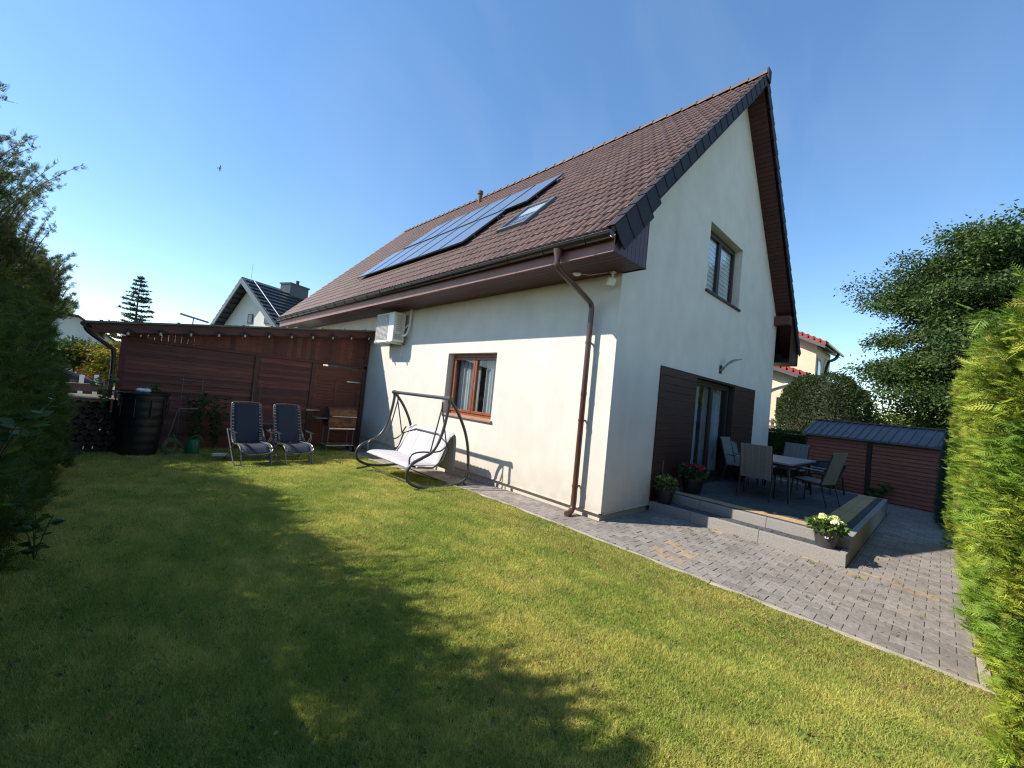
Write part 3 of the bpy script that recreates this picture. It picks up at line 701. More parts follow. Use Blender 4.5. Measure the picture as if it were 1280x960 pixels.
ca.append((xs[-1], 8.58, ht(xs[-1])-.13))
a = MB(); a.tube(ca, .009, 6)
for i in range(N): a.tube([(xs[i], 8.58, ht(xs[i])-.12), (xs[i], 8.58, ht(xs[i])-.20)], .019, 8)
a.build('cable', M['black'], sl_)
for i in range(N):
    a = MB(); a.lathe([(.012, 0), (.022, -.02), (.027, -.045), (.02, -.068), (0, -.075)], (xs[i], 8.58, ht(xs[i])-.20), 12); a.build('bulb', M['bulb'], sl_, smooth=True)
an = thing('roof_aerial', 'small grey aerial standing on the outbuilding roof against the sky', 'aerial', (-4.3, 11, ht(-4.3)))
a = MB(); a.tube([(0,0,0), (0,0,.35)], .015, 6); a.build('mast', M['greymetal'], an)
a = MB(); a.bar((-.3, 0, .42), (.35, .0, .30), .12, .04); a.build('head', M['greymetal'], an)

# ------------------------------------------------------------ reclining loungers
def lounger(loc, rz, label):
    o = thing('reclining_chair', label, 'garden lounger', loc, rz, 'folding navy loungers in front of the outbuilding')
    for s_ in (-1, 1):
        a = MB(); x = s_*.31
        a.tube(smooth_path([(x, -.42, .02), (x, -.36, .02), (x, .30, .60), (x, .34, .62)], 1), .012, 8)
        a.tube(smooth_path([(x, .40, .02), (x, .30, .02), (x, -.30, .44), (x, -.20, .60)], 1), .012, 8)
        a.build('side_frame', M['greymetal'], o, smooth=True)
        a = MB(); a.bar((x, -.34, .60), (x*1.02, .16, .63), .05, .025); a.build('armrest', M['black'], o, bevel=.008)
    a = MB(); w_ = .27
    a.tube(smooth_path([(-w_, -.60, .24), (-w_, -.44, .41), (-w_, .12, .36), (-w_, .42, 1.10), (-w_+.04, .44, 1.16), (w_-.04, .44, 1.16), (w_, .42, 1.10), (w_, .12, .36), (w_, -.44, .41), (w_, -.60, .24)], 2, True), .012, 8, closed=True)
    a.tube([(-.31, -.42, .02), (.31, -.42, .02)], .012, 8); a.tube([(-.31, .40, .02), (.31, .40, .02)], .012, 8); a.tube([(-.31, -.2, .50), (-.27, -.2, .40)], .01, 6); a.tube([(.31, -.2, .50), (.27, -.2, .40)], .01, 6)
    a.tube(smooth_path([(-.25, -.50, .36), (-.26, -.58, .04), (-.22, -.60, .015), (.22, -.60, .015), (.26, -.58, .04), (.25, -.50, .36)], 2), .012, 8)
    a.build('tube_frame', M['greymetal'], o, smooth=True)
    def sling(name, pts, wx):
        a = MB(); P = smooth_path(pts, 2); n = len(P)
        vs = [V(x, p[1], p[2]-.02*(1-(x/wx)**2)) for p in P for x in np.linspace(-wx, wx, 7)]
        a.add(vs, [(i*7+k, i*7+k+1, i*7+k+8, i*7+k+7) for i in range(n-1) for k in range(6)]); ob = a.build(name, M['navy'], o, smooth=True)
        so_ = ob.modifiers.new('Solid', 'SOLIDIFY'); so_.thickness = .012; return ob, P
    bs, P1 = sling('backrest', [(0, .14, .40), (0, .26, .70), (0, .43, 1.13)], .225)
    ss, P2 = sling('seat', [(0, -.55, .28), (0, -.42, .40), (0, -.1, .385), (0, .12, .375)], .225)
    for nm, P in (('lacing', P1), ('lacing', P2)):
        a = MB(); L_ = len(P)
        for t in np.linspace(0.05, .95, 16):
            i = t*(L_-1); i0 = int(i); p = P[i0]*(1-i+i0)+P[min(i0+1, L_-1)]*(i-i0)
            for s_ in (-1, 1): a.tube([(s_*.22, p[1], p[2]), (s_*.268, p[1], p[2]+.012)], .0045, 4)
        a.build(nm, M['white'], bs if P is P1 else ss)
    return o
l1 = lounger((-3.42, 6.75, float(GZ(6.6))), .10, 'navy folding lounger nearer the green watering can')
l1.scale = (1.10, 1.05, 1.09)
l2 = dup(l1, (-2.60, 6.75, float(GZ(6.6))), .10, 'navy folding lounger nearer the rusty grill')

# ------------------------------------------------------------ barbecue
bq = thing('charcoal_grill', 'rust stained barbecue cart with curved lid beside the white wall', 'barbecue', (-.98, 8.25, float(GZ(8.2))), .0); bq.scale = (1.06,)*3
a = MB(); prof = [(-.25, 0)]+[(.25*-math.cos(t), .05+.19*math.sin(t)) for t in np.linspace(0, PI, 12)]+[(.25, 0)]
a.prism([(-.36, y, .92+z) for y, z in prof], (.72, 0, 0)); a.build('lid', M['rust'], bq, smooth=True)
a = MB(); a.prism([(-.36, -.25, .905), (-.36, .25, .905), (-.36, .20, .66), (-.36, -.22, .66)], (.72, 0, 0)); a.build('firebox', M['rust'], bq, bevel=.008)
a = MB(); a.tube([(-.30, -.30, .93), (.34, -.30, .93)], .014, 8); a.tube([(-.3, -.30, .93), (-.3, -.24, .95)], .01, 6); a.tube([(.34, -.30, .93), (.34, -.24, .95)], .01, 6); a.build('handle', M['steel'], bq)
for x in (-.33, .33):
    for y in (-.2, .2):
        a = MB(); a.tube([(x, y, .03), (x*.95, y, .66)], .016, 8); a.build('leg', M['greymetal'], bq)
a = MB(); a.box(-.36, -.24, .16, .36, .24, .18); a.box(-.34, -.27, .60, .34, -.25, .635); a.build('bottom_shelf', M['steel'], bq)
a = MB(); a.box(-.66, -.2, .86, -.37, .2, .88); a.build('side_table', M['greymetal'], bq)
for y in (-.22, .2):
    a = MB(); a.tube([(.36, y, .08), (.39, y, .08)], .08, 18); a.build('wheel', M['black'], bq)
# grey low side table behind the loungers
gt = thing('side_table', 'low grey plastic side table partly hidden behind the two loungers', 'side table', (-2.7, 8.35, -.23))
a = MB(); a.box(-.55, -.3, .70, .55, .3, .73); a.build('tabletop', M['greymetal'], gt, bevel=.008)
for x in (-.48, .48):
    for y in (-.24, .24): a = MB(); a.bar((x, y, 0), (x*.9, y*.9, .70), .05, .05); a.build('leg', M['greymetal'], gt)

# ------------------------------------------------------------ garden swing
sw = thing('garden_swing', 'dark tubular garden swing seat with pale cushion standing by the house wall', 'garden swing', (0, 0, -.085))
ya, yb = 2.82, 5.0; xb = -.5; xf = -1.72
for yy, nm in ((ya, 'side_frame'), (yb, 'side_frame')):
    a = MB()
    ctrl = [(-1.05, yy, 1.70), (-.80, yy, 1.45), (-.52, yy, .95), (-.42, yy, .35), (-.50, yy, .10), (-.85, yy, .05), (-1.45, yy, .05), (-1.78, yy, .20), (-1.76, yy, .48), (-1.45, yy, .62), (-1.28, yy, .70), (-1.12, yy, 1.0), (-1.03, yy, 1.55), (-1.05, yy, 1.70)]
    a.tube(smooth_path(ctrl, 3), .030, 10); a.tube([(-1.40, yy, .05), (-1.78, yy-.12, .03)], .02, 8); a.tube([(-.52, yy, .10), (-.42, yy-.02, .0)], .02, 8)
    a.build(nm, M['swingmetal'], sw, smooth=True)
a = MB(); a.tube([(-1.05, ya-.02, 1.70), (-1.05, yb+.02, 1.70)], .034, 12)
for yy in (ya, yb): a.tube([(-1.05, yy-.05, 1.70), (-1.05, yy+.05, 1.70)], .043, 12)
a.build('top_bar', M['swingmetal'], sw, smooth=True)
for xx in (-1.45, -.75): a = MB(); a.tube([(xx, ya, .05), (xx, yb, .05)], .012, 8); a.build('stretcher', M['swingmetal'], sw, smooth=True)
for yy in (ya+.20, yb-.20):
    a = MB(); a.tube([(-1.05, yy, 1.68), (-1.05, yy, 1.52)], .008, 6); a.tube([(-1.05, yy, 1.52), (-1.22, yy, .62)], .014, 8); a.tube([(-1.05, yy, 1.52), (-.86, yy, .78)], .014, 8)
    a.tube([(-1.05, yy, 1.62), (-1.05, yy, 1.50)], .016, 8); a.build('hanger', M['swingmetal'], sw, smooth=True)
    a = MB(); a.tube(smooth_path([(-1.62, yy, .42), (-1.64, yy, .60), (-1.50, yy, .68), (-1.10, yy, .66), (-.92, yy, .70), (-.78, yy, .95)], 2), .016, 8); a.build('armrest', M['swingmetal'], sw, smooth=True)
a = MB(); a.tube(smooth_path([(-1.62, ya+.2, .40), (-1.62, yb-.2, .40), (-.95, yb-.2, .36), (-.78, yb-.2, .95), (-.78, ya+.2, .95), (-.95, ya+.2, .36)], 1, True), .018, 8, closed=True)
a.build('seat_frame', M['swingmetal'], sw, smooth=True)
def cushion(name, P, y0, y1, th, par, ribs=9):
    a = MB(); n = 60; ys = np.linspace(y0, y1, n); P = smooth_path(P, 2); m = len(P)
    vs = []; 
    for side in (1, -1):
        for i, p in enumerate(P):
            t = nrm(P[min(i+1, m-1)]-P[max(i-1, 0)]); nn = V(-t[2], 0, t[0])*side
            ed = math.sin(PI*min(max(i/(m-1), .0), 1))**.3
            for yv in ys:
                u = (yv-y0)/(y1-y0); r = abs(math.sin(PI*u*ribs))**.5; e2 = min(1, min(u, 1-u)*25)
                q = p+nn*(th/2)*(0.25+.75*r)*ed*e2; vs.append((q[0], yv, q[2]))
    fs = []
    for k in range(2):
        for i in range(m-1):
            for j in range(n-1):
                b = k*m*n; q = (b+i*n+j, b+i*n+j+1, b+(i+1)*n+j+1, b+(i+1)*n+j); fs.append(q if k else q[::-1])
    a.add(vs, fs); return a.build(name, M['cushion'], par, smooth=True)
cushion('seat_cushion', [(-1.66, 0, .39), (-1.60, 0, .43), (-1.3, 0, .42), (-.98, 0, .40)], ya+.24, yb-.24, .065, sw)
cushion('back_cushion', [(-1.02, 0, .40), (-.95, 0, .48), (-.84, 0, .75), (-.70, 0, 1.0), (-.60, 0, .98), (-.58, 0, .55), (-.58, 0, .25)], ya+.26, yb-.26, .07, sw, 14)

# ------------------------------------------------------------ patio furniture
tb_ = thing('patio_table', 'grey rectangular patio table with dark splayed legs', 'table', (4.50, -1.20, TZ))
a = MB(); a.box(-1.0, -.48, .70, 1.0, .48, .735); a.build('tabletop', M['tabletop'], tb_, bevel=.006)
a = MB(); a.box(-.92, -.42, .64, .92, -.39, .70); a.box(-.92, .39, .64, .92, .42, .70); a.box(-.92, -.39, .64, -.89, .39, .70); a.box(.89, -.39, .64, .92, .39, .70); a.build('apron', M['darkmetal'], tb_)
for x in (-1, 1):
    for y in (-1, 1): a = MB(); a.tube([(x*.86, y*.38, .66), (x*.93, y*.44, 0)], [.028, .018], 10); a.build('leg', M['darkmetal'], tb_)
def chair_parts(o):
    for s_ in (-1, 1):
        a = MB(); x = s_*.26
        a.tube(smooth_path([(x, -.28, 0), (x, -.25, .42), (x, -.22, .60), (x, -.10, .645), (x, .22, .64)], 1), .013, 8)
        a.tube([(x, -.26, .42), (x, .24, .40)], .013, 8); a.build('side_frame', M['darkmetal'], o, smooth=True)
        a = MB(); a.tube([(x, .34, 0), (x, .22, .40), (x*.96, .38, .98)], .013, 8); a.build('leg', M['darkmetal'], o, smooth=True)
        a = MB(); a.bar((x, -.20, .655), (x, .25, .65), .055, .022); a.build('armrest', M['tabletop'], o, bevel=.006)
    def ratt(name, P, wx, th):
        a = MB(); n = 22; xs_ = np.linspace(-wx, wx, n+1); P = smooth_path(P, 1)
        for i in range(n):
            kk = .82+.3*rng.random()
            for j in range(len(P)-1):
                p, q = P[j], P[j+1]; t = nrm(q-p); nn = V(0, -t[2], t[1])
                a.obox(((xs_[i]+xs_[i+1])/2, *((p+q)/2)[1:]), ((1,0,0), t, nn), (wx/n*.93, np.linalg.norm(q-p)/2+.001, th/2), (kk, kk, kk))
        return a.build(name, M['rattan'], o)
    ratt('seat', [(0, -.25, .44), (0, 0, .425), (0, .22, .42)], .25, .018)
    ratt('backrest', [(0, .235, .40), (0, .29, .62), (0, .40, 1.02)], .25, .02)
def chair(loc, rz, label, first=[None]):
    if first[0] is None:
        o = thing('patio_chair', label, 'chair', loc, rz, 'woven patio chairs around the grey table'); chair_parts(o); first[0] = o; return o
    return dup(first[0], loc, rz, label)
# local: faces -y, back at +y
chair((3.48, -1.13, TZ), PI/2+.12, 'woven patio chair turned with its back to the lawn at the near table end')
chair((4.38, -1.86, TZ), PI-.25, 'woven patio chair on the hedge side of the table, seen from its side')
chair((4.85, -.42, TZ), -.05, 'woven patio chair on the wall side of the table, closer to the patio door')
chair((5.45, -.38, TZ), .05, 'woven patio chair on the wall side of the table, farther from the patio door')
chair((6.0, -1.10, TZ), -PI/2-.1, 'woven patio chair at the far end of the table by the low hedge')
rc = thing('rattan_chair', 'dark round backed rattan armchair behind the table near the brown shed', 'armchair', (6.35, -1.75, TZ), -PI/2-.4)
a = MB(); pts = [(.32*math.cos(t), .30*math.sin(t)+.02, .72-.06*abs(math.cos(t))) for t in np.linspace(-.5, PI+.5, 20)]; a.tube(pts, .026, 8)
for t in np.linspace(-.3, PI+.3, 26): a.bar((.25*math.cos(t), .23*math.sin(t), .42), (.32*math.cos(t), .30*math.sin(t)+.02, .71-.06*abs(math.cos(t))), .036, .01, (math.cos(t), math.sin(t), 0))
a.build('backrest', M['rattan_dark'], rc, smooth=True)
a = MB(); a.lathe([(0, .38), (.26, .38), (.28, .40), (.26, .43), (0, .42)], n=24); a.build('seat', M['rattan_dark'], rc, smooth=True)
for x in (-.2, .2):
    for y in (-.2, .2): a = MB(); a.tube([(x, y, .4), (x*1.2, y*1.2, 0)], .02, 8); a.build('leg', M['rattan_dark'], rc)

# ------------------------------------------------------------ foliage helpers
def leaf_quads(P, D, L, Wd, up=None):
    """P (n,3) base, D (n,3) dir, L length, Wd width arrays -> (n*4,3) diamond leaves"""
    n = len(P); r = rng.normal(size=(n, 3)); S = np.cross(D, r); S /= np.linalg.norm(S, axis=1, keepdims=True)+1e-9
    Lc = np.asarray(L).reshape(-1, 1)*np.ones((n, 1)); Wc = np.asarray(Wd).reshape(-1, 1)*np.ones((n, 1))
    a = P; b = P+D*Lc*.45+S*Wc*.5; c = P+D*Lc; d = P+D*Lc*.45-S*Wc*.5
    return np.stack([a, b, c, d], 1).reshape(-1, 3)
def unit(a): return a/(np.linalg.norm(a, axis=1, keepdims=True)+1e-9)
def frond(n_leaf=9):
    """unit flat spray in local (x: side, y: forward)"""
    T = []
    for i in range(n_leaf):
        t = .1+.85*i/(n_leaf-1); L = .42*(1-.75*t)*(1 if i % 2 else 1)
        for s_ in (-1, 1):
            T.append((0, t, s_*L, t+L*.75, .045*(1.2-t)))
    T.append((0, .0, 0, 1.05, .03))
    return T
FR = frond(8)
def sprays(P, D, N_, size, col_in, col_tip):
    """flat branching sprays: base P, direction D, plane normal N_. returns quads verts, cols"""
    n = len(P); D = unit(D); S = unit(np.cross(D, N_)); out = []; cols = []
    size = size.reshape(-1, 1)
    for (x0, y0, x1, y1, wd) in FR:
        a = P+size*(S*x0+D*y0); b = P+size*(S*x1+D*y1)
        dd = unit(b-a); s2 = unit(np.cross(dd, np.cross(S, D)+.35*rng.normal(size=(n, 3))))
        m = a*.5+b*.5; w = size*wd
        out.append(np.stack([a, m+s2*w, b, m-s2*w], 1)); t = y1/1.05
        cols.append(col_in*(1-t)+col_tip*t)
    return np.concatenate(out).reshape(-1, 3), np.concatenate(cols)
def noise3(P, f, seed=0):
    r = np.random.default_rng(seed); v = np.zeros(len(P))
    for i in range(7):
        k = r.normal(size=3)*f*(1+.35*i); v += np.sin(P@k+r.random()*6.28)
    return v/7**.5
def palette(n, cols, w):
    c = np.array(cols)[rng.choice(len(cols), n, p=w)]; return c*(.75+.5*rng.random((n, 1)))

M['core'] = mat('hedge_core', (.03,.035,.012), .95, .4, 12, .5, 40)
# ------------------------------------------------------------ right golden thuja hedge
hr = thing('golden_thuja_hedge', 'tall sunlit golden green thuja hedge along the right side of the paving', 'hedge')
n = 52000
x = rng.uniform(-1.75, 4.6, n); u = rng.random(n); top = 2.68-.16*np.clip(1.5-x, 0, 2)/2+.10*np.sin(x*1.7)+.08*np.sin(x*6.1)-.25*np.clip((x-3.6)/1.2, 0, 1)
z = u*top
face = -3.83+.14*np.clip(z/2.2, 0, 1)**.8+.06*np.clip(1-z/.7, 0, 1)
P = np.stack([x, face, z], 1); bul = noise3(P, 2.2, 3)*.05+noise3(P*np.array([1, 1, 1.9]), 6, 5)*.075
lay = rng.random(n)**1.5*.22
P[:, 1] += bul-lay-.09
topm = rng.random(n) < .22
P[topm, 2] = top[topm]-rng.random(topm.sum())*.15; P[topm, 1] = rng.uniform(-4.5, -3.78, topm.sum())
endm = rng.random(n) < .12; P[endm, 0] = 4.62+noise3(P[endm], 3, 2)*.08; P[endm, 1] = rng.uniform(-4.5, -3.62, endm.sum())
e2 = rng.random(n) < .06; P[e2, 0] = -1.78; P[e2, 1] = rng.uniform(-4.4, -3.8, e2.sum())
D = rng.normal(size=(n, 3))*.42+np.array([-.1, .70, .22]); D[topm] += np.array([0, -.3, .7]); D[endm] += np.array([.7, -.3, 0]); D[e2] += np.array([-.8, -.4, 0])
Nn = rng.normal(size=(n, 3))*.42+np.array([0, -.25, 1.0]); sz = rng.uniform(.06, .14, n)
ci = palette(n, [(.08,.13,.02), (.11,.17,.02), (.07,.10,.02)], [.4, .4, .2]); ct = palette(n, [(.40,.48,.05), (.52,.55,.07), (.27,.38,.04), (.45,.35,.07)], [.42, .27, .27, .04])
gmix = (noise3(P, 1.6, 9) > .25)[:, None]; ct = np.where(gmix, ct*np.array([.66, .86, .9]), ct)
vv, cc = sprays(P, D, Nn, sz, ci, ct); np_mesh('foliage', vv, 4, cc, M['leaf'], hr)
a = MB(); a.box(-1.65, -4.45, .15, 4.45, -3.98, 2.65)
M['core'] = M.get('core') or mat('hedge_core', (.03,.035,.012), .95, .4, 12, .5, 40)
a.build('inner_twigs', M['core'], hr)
a = MB()
for xx in np.arange(-1.5, 4.6, .55): a = MB(); a.tube([(xx, -4.1, -.03), (xx+.03, -4.12, 1.2)], [.045, .03], 8); a.build('trunk', M['bark'], hr)

# ------------------------------------------------------------ left dark hedge
hl = thing('thuja_hedge', 'dark overgrown thuja hedge with loose whippy tips along the left of the lawn', 'hedge')
n = 52000
y = rng.uniform(-4.6, 9.3, n); top = 2.85+.45*np.clip((1.0-y)/1.5, 0, 1)+.15*np.sin(y*1.3+1)+.07*np.sin(y*5)+.22*np.exp(-((y-2.1)/1.2)**2)-.12*np.clip((y-4.6)/2.4, 0, 1)
z = rng.random(n)*top; fx = -6.02-.42*np.clip(z/2.8, 0, 1)**1.6-.05-.25*np.clip((y-4.5)/2.5, 0, 1)*np.clip(z/2.5, 0, 1)-.62*np.clip((y-6.6)/1.5, 0, 1)
P = np.stack([fx, y, z], 1); P[:, 0] += noise3(P, 2, 13)*.09+noise3(P, 6, 15)*.04-rng.random(n)**1.5*.25
tm_ = rng.random(n) < .25; P[tm_, 2] = top[tm_]-rng.random(tm_.sum())*.2; P[tm_, 0] = rng.uniform(-7.5, -6.4, tm_.sum())
em = rng.random(n) < .05; P[em, 1] = 9.3+noise3(P[em], 3, 2)*.1; P[em, 0] = rng.uniform(-7.5, -6.7, em.sum())
bm = rng.random(n) < .2; P[bm, 0] = -7.6+noise3(P[bm], 3, 2)*.1
D = rng.normal(size=(n, 3))*.4+np.array([.5, .0, .5]); D[tm_] += np.array([0, 0, .7]); D[em] += np.array([-.3, .7, 0]); D[bm] += np.array([-1.1, 0, 0])
Nn = rng.normal(size=(n, 3)); sz = rng.uniform(.07, .16, n)
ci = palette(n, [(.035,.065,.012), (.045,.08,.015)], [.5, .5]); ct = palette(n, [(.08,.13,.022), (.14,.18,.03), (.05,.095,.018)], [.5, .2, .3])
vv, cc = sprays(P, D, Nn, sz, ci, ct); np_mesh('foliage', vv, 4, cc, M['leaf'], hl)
# whippy shoots
V_ = []; Cc = []; wh = MB()
for i in range(420):
    yy = rng.uniform(-4.4, 6.3); near = math.exp(-((yy-2.2)/.9)**2)
    hh = rng.uniform(.15, .45)+near*rng.uniform(0, .65); xx = rng.uniform(-6.6, -6.25) if rng.random() < .7 else rng.uniform(-7.4, -6.5)
    t0 = 2.7+.45*min(1, max(0, (1-yy)/1.5))+.15*math.sin(yy*1.3+1)+.22*near-.35*max(0, (yy-4.6)/1.5); lean = V(rng.normal(.15, .2), rng.normal(.05, .28), 1)
    pts = [V(xx, yy, t0-.1)+lean*hh*t+V(0, 0, -.1*t*t*hh)+V(.06*t*t, .1*t*t*hh, 0) for t in np.linspace(0, 1, 6)]
    wh.tube(pts, [.006, .005, .004, .003, .002, .001], 4)
    m = 34; tt = rng.random(m)**.8; idx = np.minimum((tt*5).astype(int), 4); base = np.array([pts[j]*(1-(t*5-j))+pts[j+1]*(t*5-j) for t, j in zip(tt, idx)])
    dd = unit(np.tile(nrm(lean), (m, 1))*.8+rng.normal(size=(m, 3))*.55)
    v1, c1 = sprays(base, dd, rng.normal(size=(m, 3)), rng.uniform(.035, .075, m), palette(m, [(.05,.08,.015)], [1]), palette(m, [(.10,.14,.03), (.14,.13,.05)], [.7, .3])); V_.append(v1); Cc.append(c1)
np_mesh('shoot_foliage', np.concatenate(V_), 4, np.concatenate(Cc), M['leaf'], hl)
wh.build('shoot', M['bark'], hl)
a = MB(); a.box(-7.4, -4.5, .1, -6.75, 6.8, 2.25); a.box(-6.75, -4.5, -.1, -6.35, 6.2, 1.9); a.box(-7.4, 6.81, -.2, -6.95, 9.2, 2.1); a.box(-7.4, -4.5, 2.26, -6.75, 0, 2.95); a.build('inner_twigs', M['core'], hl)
a = MB()
for yy in np.arange(-4.4, 7, .7): a = MB(); a.tube([(-6.75, yy, -.3), (-6.7, yy, 1.2)], [.06, .04], 8); a.build('trunk', M['bark'], hl)
rh = thing('thuja_hedge', 'added unseen green thuja hedge behind the camera, shading the near lawn', 'hedge')  # added out of view behind the camera to block sky light on the lawn
n = 9000; P = np.stack([rng.uniform(-7.4, -2.6, n), -5.35-rng.random(n)*.2, rng.random(n)*3.1], 1); q = rng.random(n) < .2; P[q, 1] = rng.uniform(-6.2, -5.4, q.sum()); P[q, 2] = 3.05; P[:, 1] += noise3(P, 3, 41)*.06
D = rng.normal(size=(n, 3))*.4+np.array([0, .55, .45]); sz = rng.uniform(.12, .24, n)
vv, cc = sprays(P, D, rng.normal(size=(n, 3)), sz, palette(n, [(.05,.09,.015)], [1]), palette(n, [(.12,.18,.03), (.18,.23,.03)], [.6,.4])); np_mesh('foliage', vv, 4, cc, M['leaf'], rh)
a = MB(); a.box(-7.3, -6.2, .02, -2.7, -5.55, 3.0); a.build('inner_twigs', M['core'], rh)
# broad leaved weeds at the foot of the left hedge
def leafy_plant(name, label, cat, loc, h, nl, cols, leaf=.08, spread=.2, group=None, stem=True, w=None, seed_dir=.6):
    o = thing(name, label, cat, loc, 0, group)
    nst = max(3, nl//14); st = MB(); Pp = []; Dd = []
    for i in range(nst):
        a0 = rng.uniform(0, 2*PI); sp = rng.uniform(.2, 1)*spread; hh = h*rng.uniform(.6, 1)
        pts = [V(0, 0, 0), V(math.cos(a0)*sp*.4, math.sin(a0)*sp*.4, hh*.55), V(math.cos(a0)*sp, math.sin(a0)*sp, hh)]; pts = smooth_path(pts, 2)
        st.tube(pts, .004, 4)
        for _ in range(nl//nst+1):
            k_ = rng.uniform(.25, 1)*(len(pts)-1); j = min(int(k_), len(pts)-2); Pp.append(pts[j]*(1-k_+j)+pts[j+1]*(k_-j)); a1 = rng.uniform(0, 2*PI); Dd.append(V(math.cos(a1), math.sin(a1), rng.uniform(-.1, seed_dir)))
    Pp = np.array(Pp); Dd = unit(np.array(Dd)); m = len(Pp)
    np_mesh('leaf', leaf_quads(Pp, Dd, rng.uniform(.7, 1.2, m)*leaf, rng.uniform(.45, .6, m)*leaf), 4, palette(m, cols, w or [1/len(cols)]*len(cols)), M['leaf'], o)
    st.build('stem', M['leafstem'], o); return o
M['leafstem'] = mat('stem', (.07,.10,.03), .7, .2, 8)
GR = [(.05,.10,.02), (.08,.15,.03), (.06,.12,.025)]
leafy_plant('weed', 'leafy weed poking out of the dark hedge at the frame edge', 'weed', (-6.0, .55, .9), .55, 46, GR, .11, .25)
leafy_plant('weed', 'pale leaved weed low at the foot of the dark hedge', 'weed', (-5.85, 1.6, 0), .45, 60, GR, .09, .25)
leafy_plant('climbing_plant', 'leafy green plant climbing by the black water barrel', 'plant', (-5.78, 8.2, .7), .75, 70, [(.10,.17,.06), (.14,.20,.09)], .12, .35)

# ------------------------------------------------------------ trees
def big_tree(name, label, cat, base, trunk_h, crown_c, crown_r, nclump, leaves, cols, w, leaf=.13, seed=1, droop=0., shape=None, clr=.55, trunk_r=.18):
    r = np.random.default_rng(seed); o = thing(name, label, cat, base)
    C_ = V(*crown_c); Rr = V(*crown_r); tr = MB(); top = C_+V(0, 0, Rr[2]*.6)
    spine = [V(0, 0, -.05), V(.05, .03, trunk_h*.5), V(.0, .1, trunk_h), V(*C_)*.8+top*.2, top]
    tr.tube(smooth_path(spine, 1), list(np.linspace(trunk_r, .03, len(smooth_path(spine, 1)))), 9)
    Ps = []; Ds = []; cc = []
    for i in range(nclump):
        d = r.normal(size=3); d /= np.linalg.norm(d); rad = r.random()**.38*1.02
        c = C_+d*Rr*rad
        if shape is not None and not shape(c): continue
        if i % 3 == 0:
            t = r.uniform(.35, .95); j = V(0, 0, trunk_h)*(1-t)+top*t*.8; j[2] = min(j[2], c[2]-.1) if c[2] > trunk_h else trunk_h*.9
            mid = (j+c)/2+V(0, 0, .25); tr.tube(smooth_path([j, mid, c], 1), [.06, .045, .03, .015], 6) if False else tr.tube([j, mid, c], [.055, .035, .012], 6)
        m = int(leaves*r.uniform(.6, 1.4)); cs = clr*r.uniform(.55, 1.25)
        q = r.normal(size=(m, 3))*np.array([cs, cs, cs*.5])*.55
        q[:, 2] -= droop*(q[:, 0]**2+q[:, 1]**2)
        dd = q/(np.linalg.norm(q, axis=1, keepdims=True)+.01)+r.normal(size=(m, 3))*.6+np.array([0, 0, -.25])
        Ps.append(c+q); Ds.append(unit(dd)); k = r.uniform(.75, 1.25); cc.append(np.array(cols)[r.choice(len(cols), m, p=w)]*(.75+.5*r.random((m, 1)))*k)
    Ps = np.concatenate(Ps); Ds = np.concatenate(Ds); cc = np.concatenate(cc); m = len(Ps)
    np_mesh('crown', leaf_quads(Ps, Ds, rng.uniform(.7, 1.2, m)*leaf, rng.uniform(.4, .6, m)*leaf), 4, cc, M['leaf'], o)
    tr.build('trunk', M['bark'], o); return o
DG = [(.035,.075,.018), (.055,.10,.02), (.085,.135,.03), (.13,.17,.04)]
def shp(c):  # gaps between tiers
    n_ = math.sin(c[0]*1.3+c[2]*1.9)+math.sin(c[1]*1.7+c[2]*.7+2); return n_ > -1.1
